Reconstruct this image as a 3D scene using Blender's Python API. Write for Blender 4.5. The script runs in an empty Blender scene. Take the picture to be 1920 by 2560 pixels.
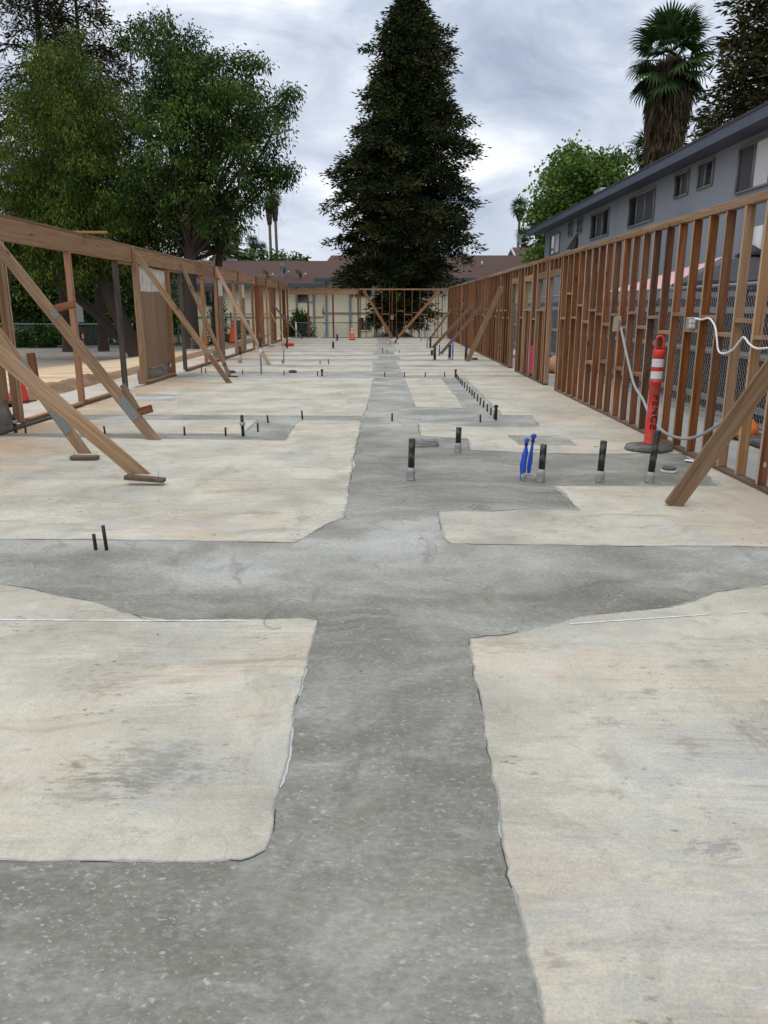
import bpy, bmesh, math, random
import numpy as np
from mathutils import Vector, Matrix, noise as mnoise
R = math.radians
SC = bpy.context.scene
COL = SC.collection

# ------------------------------------------------------------------ camera, sky, sun, exposure
cd = bpy.data.cameras.new('camera'); cam = bpy.data.objects.new('camera', cd); COL.objects.link(cam)
cam.location = (0, 0, 1.573); cam.rotation_euler = (R(90 - 14.91), 0, 0)
cd.sensor_fit = 'VERTICAL'; cd.sensor_height = 34.6; cd.lens = 26.0; cd.clip_start = 0.05; cd.clip_end = 3000
SC.camera = cam
SUN_EL, SUN_AZ = 68.0, 205.0     # behind thick cloud, high, over the camera's left shoulder
sd = bpy.data.lights.new('sun', 'SUN'); sun = bpy.data.objects.new('sun', sd); COL.objects.link(sun)
sd.energy = 1.1; sd.angle = R(45); sd.color = (1.0, 0.95, 0.87)
sun.rotation_euler = Vector((math.sin(R(SUN_AZ)) * math.cos(R(SUN_EL)), math.cos(R(SUN_AZ)) * math.cos(R(SUN_EL)), math.sin(R(SUN_EL)))).to_track_quat('Z', 'Y').to_euler()
SC.view_settings.view_transform = 'Standard'; SC.view_settings.look = 'None'
SC.view_settings.exposure = 0.25; SC.view_settings.gamma = 1.0; SC.view_settings.use_curve_mapping = False


class NT:
    """small helper for node trees"""
    def __init__(s, tree): s.t = tree
    def n(s, typ, ins=None, **attrs):
        nd = s.t.nodes.new(typ)
        for k, v in attrs.items(): setattr(nd, k, v)
        for k, v in (ins or {}).items():
            sock = nd.inputs[k]
            if hasattr(v, 'is_output'): s.t.links.new(v, sock)
            elif hasattr(v, 'outputs'): s.t.links.new(v.outputs[0], sock)
            else: sock.default_value = v
        return nd
    def noise(s, vec, scale, detail=4, rough=.55, dist=0.0):
        return s.n('ShaderNodeTexNoise', {'Vector': vec, 'Scale': scale, 'Detail': detail, 'Roughness': rough, 'Distortion': dist}).outputs['Fac']
    def map(s, vec, scale=(1, 1, 1), rot=(0, 0, 0), loc=(0, 0, 0)):
        return s.n('ShaderNodeMapping', {'Vector': vec, 'Scale': scale, 'Rotation': rot, 'Location': loc}).outputs[0]
    def ramp(s, fac, stops, interp='LINEAR'):
        r = s.n('ShaderNodeValToRGB', {'Fac': fac}); r.color_ramp.interpolation = interp
        e = r.color_ramp.elements
        while len(e) < len(stops): e.new(0.5)
        for el, (p, c) in zip(e, stops):
            el.position = p
            if not hasattr(c, '__len__'): c = (c, c, c)
            el.color = (*c[:3], 1)
        return r.outputs['Color']
    def rng(s, v, a, b, c=0.0, d=1.0, smooth=True):
        return s.n('ShaderNodeMapRange', {'Value': v, 'From Min': a, 'From Max': b, 'To Min': c, 'To Max': d}, interpolation_type='SMOOTHSTEP' if smooth else 'LINEAR').outputs['Result']
    def mix(s, fac, a, b, mode='MIX'):
        m = s.n('ShaderNodeMix', data_type='RGBA', blend_type=mode)
        for idx, v in ((0, fac), (6, a), (7, b)):
            sock = m.inputs[idx]
            if hasattr(v, 'is_output'): s.t.links.new(v, sock)
            elif hasattr(v, '__len__'): sock.default_value = (*v[:3], 1)
            else: sock.default_value = v
        return m.outputs[2]
    def math(s, op, a, b=0.0, c=0.0):
        m = s.n('ShaderNodeMath', operation=op)
        for i, v in enumerate((a, b, c)):
            if hasattr(v, 'is_output'): s.t.links.new(v, m.inputs[i])
            else: m.inputs[i].default_value = v
        return m.outputs[0]


wld = bpy.data.worlds.new('World'); SC.world = wld; wld.use_nodes = True
W = NT(wld.node_tree); W.t.nodes.clear()
sky = W.n('ShaderNodeTexSky', sky_type='NISHITA', sun_disc=False, sun_elevation=R(SUN_EL), sun_rotation=R(SUN_AZ))
dirv = W.n('ShaderNodeTexCoord').outputs['Generated']
sep = W.n('ShaderNodeSeparateXYZ', {'Vector': dirv})
up = W.math('MAXIMUM', sep.outputs['Z'], 0.0)
den = W.math('ADD', up, 0.30)
flat = W.n('ShaderNodeCombineXYZ', {'X': W.math('DIVIDE', sep.outputs['X'], den), 'Y': W.math('DIVIDE', sep.outputs['Y'], den), 'Z': 0.0}).outputs[0]
c0 = W.noise(W.map(dirv, (1.0, 1.0, 2.1), loc=(.35, .2, .1)), 2.1, 4, .5, .5)
c1 = W.noise(W.map(dirv, (1.0, 1.0, 2.0), loc=(1.7, 3.1, 0)), 5.2, 8, .58, .7)
c2 = W.noise(W.map(flat, (1, 1, 1), loc=(5.2, 1.3, 0)), 1.6, 7, .56, .8)
cf = W.math('ADD', W.math('MULTIPLY', c0, .40), W.math('ADD', W.math('MULTIPLY', c1, .36), W.math('MULTIPLY', c2, .24)))
ccol = W.ramp(cf, [(.385, (.37, .43, .55)), (.445, (.50, .565, .685)), (.50, (.66, .72, .82)), (.56, (.93, .96, 1.0))])
low = W.rng(up, .0, .16, .35, 0.0)                             # thinner, whiter cloud towards the horizon
ccol = W.mix(low, ccol, (.86, .90, .95))
over = W.rng(up, .25, 1.0, 1.0, 1.35, smooth=False)          # an overcast sky is brighter overhead
ccol = W.mix(1.0, ccol, W.n('ShaderNodeCombineXYZ', {'X': over, 'Y': over, 'Z': over}).outputs[0], 'MULTIPLY')
bg1 = W.n('ShaderNodeBackground', {'Color': sky, 'Strength': 0.05})
bg2 = W.n('ShaderNodeBackground', {'Color': ccol, 'Strength': 0.98})
mx = W.n('ShaderNodeMixShader', {0: 0.93, 1: bg1, 2: bg2})
W.n('ShaderNodeOutputWorld', {'Surface': mx})

# ------------------------------------------------------------------ helpers
rnd = random.Random(7)
WM = {}


def prop(o, label=None, cat=None, group=None, kind=None, category=None):
    for k, v in (("label", label), ("category", cat or category), ('group', group), ('kind', kind)):
        if v: o[k] = v
    return o


def put(o, M, parent=None):
    """world matrix M, optional parent"""
    COL.objects.link(o)
    if parent is not None:
        o.parent = parent; o.matrix_parent_inverse = WM[parent.name].inverted()
    o.matrix_basis = M
    WM[o.name] = M.copy()
    return o


def thing(name, label, cat, loc=(0, 0, 0), group=None, rz=0.0):
    o = bpy.data.objects.new(name, None); o.empty_display_size = .1
    put(o, Matrix.Translation(loc) @ Matrix.Rotation(rz, 4, 'Z'))
    return prop(o, label, cat, group)


def mobj(name, me, mat, parent=None, M=None, **pr):
    if mat is not None and not me.materials: me.materials.append(mat)
    o = bpy.data.objects.new(name, me)
    put(o, M if M is not None else Matrix(), parent)
    return prop(o, **pr)


def pydata(name, v, f, smooth=False):
    me = bpy.data.meshes.new(name); me.from_pydata([tuple(x) for x in v], [], f); me.update()
    if smooth: me.polygons.foreach_set('use_smooth', [True] * len(me.polygons))
    return me


def bulk(name, V, F, smooth=False):
    """V (n,3) array, F (m,k) array of equal-sized faces"""
    me = bpy.data.meshes.new(name); V = np.asarray(V, 'f4'); F = np.asarray(F, 'i4'); m, k = F.shape
    me.vertices.add(len(V)); me.vertices.foreach_set('co', V.ravel())
    me.loops.add(m * k); me.loops.foreach_set('vertex_index', F.ravel())
    me.polygons.add(m); me.polygons.foreach_set('loop_start', np.arange(0, m * k, k, dtype='i4')); me.polygons.foreach_set('loop_total', np.full(m, k, 'i4'))
    if smooth: me.polygons.foreach_set('use_smooth', np.ones(m, bool))
    me.update(calc_edges=True); return me


_boxes = {}
WOODS = []


def boxmesh(sx, sy, sz, bev=.003, mat=None):
    key = (round(sx, 3), round(sy, 3), round(sz, 3), bev, mat.name if mat else '')
    if key in _boxes: return _boxes[key]
    bm = bmesh.new(); bmesh.ops.create_cube(bm, size=1)
    for v in bm.verts: v.co = Vector((v.co.x * sx, v.co.y * sy, v.co.z * sz))
    if bev: bmesh.ops.bevel(bm, geom=bm.edges[:], offset=bev, segments=1, affect='EDGES')
    me = bpy.data.meshes.new('board'); bm.to_mesh(me); bm.free()
    if mat: me.materials.append(mat)
    _boxes[key] = me; return me


def T(x, y, z): return Matrix.Translation((x, y, z))


def box(name, c, s, mat, parent=None, rz=0.0, bev=.003, M=None, **pr):
    if mat in WOODS and max(s) > s[2]:       # the grain runs along the longest side
        M = M if M is not None else T(*c) @ Matrix.Rotation(rz, 4, 'Z')
        if s[1] >= s[0]: s, M = (s[0], s[2], s[1]), M @ Matrix.Rotation(R(90), 4, 'X')
        else: s, M = (s[2], s[1], s[0]), M @ Matrix.Rotation(R(90), 4, 'Y')
    return mobj(name, boxmesh(*s, bev, mat), mat, parent, M if M is not None else T(*c) @ Matrix.Rotation(rz, 4, 'Z'), **pr)


def along(p0, p1, side=(0, 1, 0)):
    """frame whose Z runs p0->p1 and whose Y leans to `side`, at the middle"""
    p0, p1 = Vector(p0), Vector(p1); z = (p1 - p0).normalized(); y = Vector(side); y = (y - z * y.dot(z)).normalized(); x = y.cross(z)
    M = Matrix((x, y, z)).transposed().to_4x4(); M.translation = (p0 + p1) / 2
    return M, (p1 - p0).length


def board(name, p0, p1, w, t, mat, parent=None, side=(0, 1, 0), bev=.003, **pr):
    """a board from p0 to p1; t measured along `side`, w across"""
    M, L = along(p0, p1, side)
    return mobj(name, boxmesh(w, t, L, bev, mat), mat, parent, M, **pr)


def lathe(name, prof, n=20, cap=True):
    v, f = [], []
    for r, z in prof:
        for i in range(n):
            a = 2 * math.pi * i / n; v.append((r * math.cos(a), r * math.sin(a), z))
    for j in range(len(prof) - 1):
        for i in range(n):
            a, b = j * n + i, j * n + (i + 1) % n
            f.append((a, b, b + n, a + n))
    if cap:
        f.append(tuple(range(n - 1, -1, -1))); f.append(tuple(range((len(prof) - 1) * n, len(prof) * n)))
    me = pydata(name, v, f)
    for p in me.polygons: p.use_smooth = len(p.vertices) == 4
    return me


def tube_arr(pts, rad, n=6, V=None, F=None):
    """append a tube to lists V, F"""
    pts = [Vector(p) for p in pts]
    if not hasattr(rad, '__len__'): rad = [rad] * len(pts)
    base = len(V)
    for i, p in enumerate(pts):
        d = (pts[min(i + 1, len(pts) - 1)] - pts[max(i - 1, 0)]).normalized()
        a = d.orthogonal().normalized() if abs(d.z) > .95 else d.cross(Vector((0, 0, 1))).normalized()
        b = d.cross(a)
        for k in range(n):
            t = 2 * math.pi * k / n
            V.append(tuple(p + (a * math.cos(t) + b * math.sin(t)) * rad[i]))
    for i in range(len(pts) - 1):
        for k in range(n):
            q, r = base + i * n + k, base + i * n + (k + 1) % n
            F.append((q, r, r + n, q + n))
    for e in (base, base + (len(pts) - 1) * n):
        for k in range(1, n - 2, 2): F.append((e, e + k, e + k + 1, e + k + 2))


def tubes(name, lst, mat, parent=None, n=6, smooth=True, **pr):
    V, F = [], []
    for pts, rad in lst: tube_arr(pts, rad, n, V, F)
    return mobj(name, bulk(name, V, F, smooth), mat, parent, None, **pr)


def spline(pts, k=6):
    out = []; P = [Vector(p) for p in pts]
    for i in range(len(P) - 1):
        p0, p1, p2, p3 = P[max(i - 1, 0)], P[i], P[i + 1], P[min(i + 2, len(P) - 1)]
        for j in range(k):
            t = j / k
            out.append(.5 * ((2 * p1) + (p2 - p0) * t + (2 * p0 - 5 * p1 + 4 * p2 - p3) * t * t + (3 * p1 - p0 - 3 * p2 + p3) * t ** 3))
    out.append(P[-1]); return out

# ------------------------------------------------------------------ materials
def mat(name):
    m = bpy.data.materials.new(name); m.use_nodes = True
    t = NT(m.node_tree); bsdf = m.node_tree.nodes['Principled BSDF']
    return m, t, bsdf


def L(t, out, bsdf, inp): t.t.links.new(out, bsdf.inputs[inp])


def wood(name, dark, mid, light, weather=(.30, .27, .24), wfac=.35):
    m, t, b = mat(name)
    oi = t.n('ShaderNodeObjectInfo'); co = t.n('ShaderNodeTexCoord').outputs['Object']
    off = t.n('ShaderNodeVectorMath', {0: oi.outputs['Random'], 1: (37.0, 61.0, 23.0)}, operation='MULTIPLY')
    p = t.n('ShaderNodeVectorMath', {0: co, 1: off.outputs[0]}, operation='ADD').outputs[0]
    g = t.noise(t.map(p, (26, 26, 1.1)), 1.0, 6, .6, .9)
    g2 = t.noise(t.map(p, (90, 90, 3)), 1.0, 3, .6)
    c = t.ramp(t.math('ADD', t.math('MULTIPLY', g, .75), t.math('MULTIPLY', g2, .25)), [(.32, dark), (.5, mid), (.68, light)])
    kn = t.n('ShaderNodeTexVoronoi', {'Vector': t.map(p, (5.5, 5.5, 2.2)), 'Scale': 1.0}).outputs['Distance']
    c = t.mix(t.rng(kn, .05, .16, .75, 0), c, tuple(x * .28 for x in dark))
    st = t.noise(t.map(p, (3, 3, .9)), 1.3, 5, .6)
    c = t.mix(t.math('MULTIPLY', t.rng(st, .5, .72), wfac), c, weather)
    c = t.mix(t.rng(t.noise(t.map(p, (7, 7, .5)), 1.0, 3), .62, .72, 0, .5), c, tuple(x * .5 for x in dark))
    sp = t.n('ShaderNodeTexVoronoi', {'Vector': t.map(p, (6, 6, 3.5)), 'Scale': 1.0, 'Randomness': 1.0}); spc = t.n('ShaderNodeSeparateColor', {0: sp.outputs['Color']})
    c = t.mix(t.rng(t.math('SUBTRACT', t.rng(spc.outputs[1], .90, 1.0, 0, .16, False), sp.outputs['Distance']), 0, .02, 0, .7), c, (.50, .47, .42))
    hv = t.n('ShaderNodeHueSaturation', {'Hue': t.rng(oi.outputs['Random'], 0, 1, .495, .507, False), 'Saturation': t.rng(t.math('FRACT', t.math('MULTIPLY', oi.outputs['Random'], 7.3)), 0, 1, .86, 1.02, False),
              'Value': t.rng(t.math('FRACT', t.math('MULTIPLY', oi.outputs['Random'], 17.7)), 0, 1, .62, 1.2, False), 'Color': c})
    L(t, hv.outputs[0], b, 'Base Color'); b.inputs['Roughness'].default_value = .82; b.inputs['Specular IOR Level'].default_value = .25
    bp = t.n('ShaderNodeBump', {'Height': g2, 'Strength': .25, 'Distance': .004}); L(t, bp.outputs[0], b, 'Normal')
    WOODS.append(m)
    return m


def plain(name, col, rough=.6, var=.12, scale=4.0, metal=0.0, spec=.4, dirt=None, dfac=.5, dscale=2.0, stretch=(1, 1, 1)):
    m, t, b = mat(name); co = t.n('ShaderNodeTexCoord').outputs['Object']
    n = t.noise(t.map(co, stretch), scale, 5, .6)
    c = t.mix(n, tuple(x * (1 - var) for x in col), tuple(min(1, x * (1 + var)) for x in col))
    if dirt:
        c = t.mix(t.math('MULTIPLY', t.rng(t.noise(t.map(co, stretch, loc=(4, 2, 7)), dscale, 6, .62), .46, .66), dfac), c, dirt)
    L(t, c, b, 'Base Color'); b.inputs['Roughness'].default_value = rough; b.inputs['Metallic'].default_value = metal; b.inputs['Specular IOR Level'].default_value = spec
    return m


def leafmat(name, a, b_, c_, trans=.22, scale=.55):
    m, t, b = mat(name); geo = t.n('ShaderNodeNewGeometry'); co = t.n('ShaderNodeTexCoord').outputs['Object']
    n = t.noise(co, scale, 3, .6); r = geo.outputs['Random Per Island']
    f = t.math('ADD', t.math('MULTIPLY', n, .9), t.math('MULTIPLY', t.math('SUBTRACT', r, .5), .35))
    c = t.ramp(f, [(.25, a), (.48, b_), (.68, c_)])
    L(t, c, b, 'Base Color'); b.inputs['Roughness'].default_value = .6; b.inputs['Specular IOR Level'].default_value = .08
    tr = t.n('ShaderNodeBsdfTranslucent', {'Color': c}); mxx = t.n('ShaderNodeMixShader', {0: trans, 1: b, 2: tr})
    t.t.links.new(mxx.outputs[0], m.node_tree.nodes['Material Output'].inputs['Surface'])
    return m


M_STUD = wood('stud_wood', (.085, .026, .007), (.190, .062, .016), (.285, .107, .032), (.20, .11, .06), .3)
M_EDGE = wood('plate_wood', (.17, .088, .042), (.29, .165, .086), (.39, .25, .148), (.27, .215, .165), .6)
M_STUDEDGE = wood('stud_edge_wood', (.27, .16, .085), (.40, .27, .165), (.50, .36, .24), (.42, .36, .28), .5)
M_POST = wood('post_wood', (.185, .085, .033), (.295, .15, .066), (.39, .22, .11), (.29, .21, .145), .4)
M_BRACE = wood('brace_wood', (.17, .095, .05), (.285, .172, .098), (.39, .255, .158), (.31, .25, .20), .55)
M_OLDWOOD = wood('weathered_wood', (.035, .028, .024), (.075, .06, .05), (.14, .115, .095), (.12, .105, .09), .5)
M_BLOCK = wood('block_wood', (.095, .055, .032), (.17, .11, .07), (.26, .185, .13), (.22, .19, .16), .5)
M_PLY = wood('plywood_sheet', (.22, .125, .058), (.31, .185, .095), (.38, .245, .14), (.30, .24, .19), .5)
M_WHITEWASH = plain('primer_white', (.62, .58, .52), .8, .15, 3, dirt=(.30, .22, .15), dfac=.7, dscale=5)


def old_concrete():
    m, t, b = mat('old_concrete'); co = t.n('ShaderNodeTexCoord').outputs['Object']
    def warped(amt, sc, det=3.0):
        w = t.n('ShaderNodeVectorMath', {0: t.n('ShaderNodeTexNoise', {'Vector': co, 'Scale': sc, 'Detail': det}).outputs['Color'], 1: (amt, amt, 0)}, operation='MULTIPLY').outputs[0]
        return t.n('ShaderNodeVectorMath', {0: co, 1: w}, operation='ADD').outputs[0]
    p, ps = warped(.55, .8), warped(.07, 1.6)
    n1 = t.noise(p, 1.2, 7, .64)
    c = t.ramp(n1, [(.30, (.32, .298, .245)), (.45, (.44, .412, .335)), (.60, (.55, .52, .428))])
    pk = t.noise(t.map(p, (.6, 1, 1), loc=(3, 9, 0)), 1.0, 6, .6)
    c = t.mix(t.rng(pk, .48, .66, 0, .45), c, (.60, .475, .35))
    gr = t.noise(t.map(p, (.8, 1.1, 1), loc=(13, 2, 0)), 1.5, 7, .68)
    c = t.mix(t.rng(gr, .50, .62, 0, .6), c, (.40, .40, .378))
    gr2 = t.noise(t.map(p, (.8, 1.1, 1), loc=(31, 22, 0)), 2.6, 7, .7)
    c = t.mix(t.rng(gr2, .54, .66, 0, .55), c, (.56, .53, .46))
    # broom marks and dried washings, mostly across the slab
    s1 = t.noise(t.map(ps, (1.3, 30, 1), rot=(0, 0, R(3))), 1.0, 6, .68)
    area = t.rng(t.noise(t.map(co, (1, 1, 1), loc=(5, 5, 0)), .9, 5, .62), .47, .62, .06, 1.0)
    c = t.mix(t.math('MULTIPLY', t.rng(s1, .48, .70, 0, .5), area), c, (.27, .245, .195))
    s1b = t.noise(t.map(ps, (2.4, 75, 1), rot=(0, 0, R(-3)), loc=(2, 8, 0)), 1.0, 5, .65)
    c = t.mix(t.math('MULTIPLY', t.rng(s1b, .50, .68, 0, .40), t.math('ADD', t.math('MULTIPLY', area, .8), .15)), c, (.64, .61, .53))
    lines = t.math('ABSOLUTE', t.math('SUBTRACT', t.noise(t.map(ps, (1, 1, 1), loc=(17, 3, 0)), .55, 3, .45), .5))
    lines2 = t.math('ABSOLUTE', t.math('SUBTRACT', t.noise(t.map(ps, (3.4, .5, 1), rot=(0, 0, R(-38)), loc=(1, 23, 0)), .8, 2, .4), .5))
    ln = t.math('MAXIMUM', t.rng(lines, .0014, .0003, 0, .35), t.rng(lines2, .003, .0008, 0, .35)); lm_ = t.rng(t.noise(t.map(co, (1, 1, 1), loc=(3, 41, 0)), 1.4, 4, .6), .46, .62, 0, .6)
    c = t.mix(t.math('MULTIPLY', ln, lm_), c, (.26, .20, .155))
    s2 = t.noise(t.map(p, (.7, 4.2, 1), rot=(0, 0, R(-12)), loc=(7, 1, 0)), 1.0, 7, .66)
    c = t.mix(t.rng(s2, .54, .70, 0, .6), c, (.285, .255, .195))
    s3 = t.noise(t.map(p, (2.6, .7, 1), rot=(0, 0, R(24)), loc=(1, 5, 0)), 1.0, 7, .66)
    c = t.mix(t.rng(s3, .56, .72, 0, .42), c, (.27, .245, .19))
    s4 = t.noise(t.map(p, (1.6, 1.1, 1), rot=(0, 0, R(50)), loc=(11, 15, 0)), 1.0, 8, .72)
    c = t.mix(t.rng(s4, .60, .70, 0, .6), c, (.24, .225, .18))
    arcs = t.n('ShaderNodeTexWave', {'Vector': t.map(p, (1, 1, 1), loc=(-1.3, -2.2, 0)), 'Scale': 5.5, 'Distortion': 2.5, 'Detail': 3.0, 'Detail Scale': 1.5}, wave_type='RINGS', rings_direction='Z').outputs['Fac']
    am = t.rng(t.noise(t.map(co, (1, 1, 1), loc=(9, 31, 0)), .75, 4, .6), .56, .68)
    c = t.mix(t.math('MULTIPLY', t.math('MULTIPLY', t.rng(arcs, .55, 1.0, 0, .45), am), 1.0), c, (.27, .25, .20))
    s5 = t.noise(t.map(p, (1, 1.2, 1), loc=(41, 7, 0)), 3.1, 8, .74)
    c = t.mix(t.rng(s5, .55, .68, 0, .55), c, (.30, .275, .225))
    s6 = t.noise(t.map(p, (1, 1.2, 1), loc=(4, 57, 0)), 6.5, 7, .74)
    c = t.mix(t.rng(s6, .57, .70, 0, .5), c, (.24, .22, .18))
    # grazed, pitted spots
    pit = t.noise(t.map(co, (14, 32, 1)), 1.0, 5, .65); big = t.noise(co, 2.3, 4, .6)
    c = t.mix(t.math('MULTIPLY', t.rng(pit, .56, .66), t.rng(big, .52, .64, 0, .85)), c, (.17, .16, .13))
    vo = t.n('ShaderNodeTexVoronoi', {'Vector': t.map(warped(.05, 9.0), (1, 1.5, 1)), 'Scale': 4.2, 'Randomness': 1.0})
    sepc = t.n('ShaderNodeSeparateColor', {0: vo.outputs['Color']})
    sz = t.rng(sepc.outputs[0], .55, 1.0, 0, .085, False)
    c = t.mix(t.rng(t.math('SUBTRACT', sz, vo.outputs['Distance']), 0, .03, 0, .75), c, (.12, .105, .085))
    # particular stains and scuffs: (x, y, radius, stretch x, colour, strength)
    wv = warped(.16, 6.0, 5.0); rough = t.noise(t.map(ps, (6, 18, 1)), 1.0, 6, .72); grit = t.noise(t.map(ps, (16, 42, 1), rot=(0, 0, R(14))), 1.0, 6, .75)
    for (x, y, r, sx_, col, k) in ((-.83, 2.40, .16, 1.5, (.13, .125, .09), .8), (-.98, 2.28, .13, 1.3, (.17, .16, .12), .7), (-1.25, 3.0, .10, 1.2, (.20, .18, .13), .8), (-1.16, 3.28, .13, .8, (.22, .19, .14), .6), (-.588, 2.561, .03, 1, (.10, .09, .07), .9),
                                  (.873, 2.70, .06, 1.3, (.20, .16, .13), .8), (1.11, 2.93, .05, 1.3, (.15, .12, .10), .8), (1.14, 2.51, .10, .7, (.20, .16, .13), .7), (.60, 2.28, .09, 1.4, (.22, .20, .15), .5), (1.02, 1.98, .05, 1.6, (.10, .085, .08), .9), (.43, 1.56, .04, 1.2, (.12, .11, .09), .8),
                                  (.80, 1.70, .36, 1.6, (.33, .335, .345), .7), (1.25, 2.2, .25, 1.5, (.35, .35, .36), .6), (.60, 3.45, .13, 1.8, (.24, .20, .14), .7), (-1.46, 3.80, .16, 1.3, (.24, .21, .15), .7), (-1.15, 6.7, .30, 1.8, (.31, .275, .20), .8), (-.75, 6.2, .22, .5, (.27, .24, .17), .8), (-3.0, 6.3, .5, 1.6, (.30, .265, .19), .7), (-2.0, 6.0, .35, 2.2, (.29, .26, .19), .6), (.60, 5.6, .2, 1.6, (.28, .25, .18), .7), (-.42, 7.2, .14, .6, (.30, .27, .2), .7)):
        dv = t.n('ShaderNodeVectorMath', {0: t.map(t.n('ShaderNodeVectorMath', {0: wv, 1: (x + .08, y + .08, 0)}, operation='SUBTRACT').outputs[0], (1 / sx_, 1, 0))}, operation='LENGTH').outputs['Value']
        c = t.mix(t.rng(t.math('ADD', t.math('DIVIDE', dv, r), t.math('ADD', t.math('MULTIPLY', t.math('SUBTRACT', rough, .5), -3.4), t.math('MULTIPLY', t.math('SUBTRACT', grit, .5), -5.5))), 1.1, .1, 0, k * .5), c, col)
    fine = t.noise(co, 130, 4, .75)
    c = t.mix(1.0, c, t.ramp(fine, [(.3, .80), (.7, 1.16)]), 'MULTIPLY')
    # red clay dust tracked in from the open sides
    sx = t.n('ShaderNodeSeparateXYZ', {0: p})
    clay = t.math('MULTIPLY', t.rng(sx.outputs['X'], -2.6, -4.7), t.rng(t.noise(t.map(p, (.8, 1.4, 1)), .9, 6), .32, .58))
    c = t.mix(t.math('MULTIPLY', clay, .72), c, (.47, .30, .165))
    clay2 = t.math('MULTIPLY', t.rng(sx.outputs['X'], 2.3, 3.7), t.rng(t.noise(t.map(p, (.8, 1.4, 1), loc=(5, 5, 0)), .9, 6), .38, .62))
    c = t.mix(t.math('MULTIPLY', clay2, .6), c, (.46, .34, .235))
    ed = t.n('ShaderNodeAttribute', attribute_name='edge').outputs['Fac']
    c = t.mix(t.rng(t.math('ADD', ed, t.math('MULTIPLY', t.noise(co, 7, 7, .75), 2.2)), 1.55, 2.1, 0, .85), c, (.25, .25, .238))
    L(t, c, b, 'Base Color'); b.inputs['Roughness'].default_value = .86; b.inputs['Specular IOR Level'].default_value = .25
    h = t.math('ADD', t.math('MULTIPLY', fine, .35), t.math('ADD', s1, t.math('MULTIPLY', pit, 1.2)))
    bp = t.n('ShaderNodeBump', {'Height': h, 'Strength': .3, 'Distance': .005}); L(t, bp.outputs[0], b, 'Normal')
    return m


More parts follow.
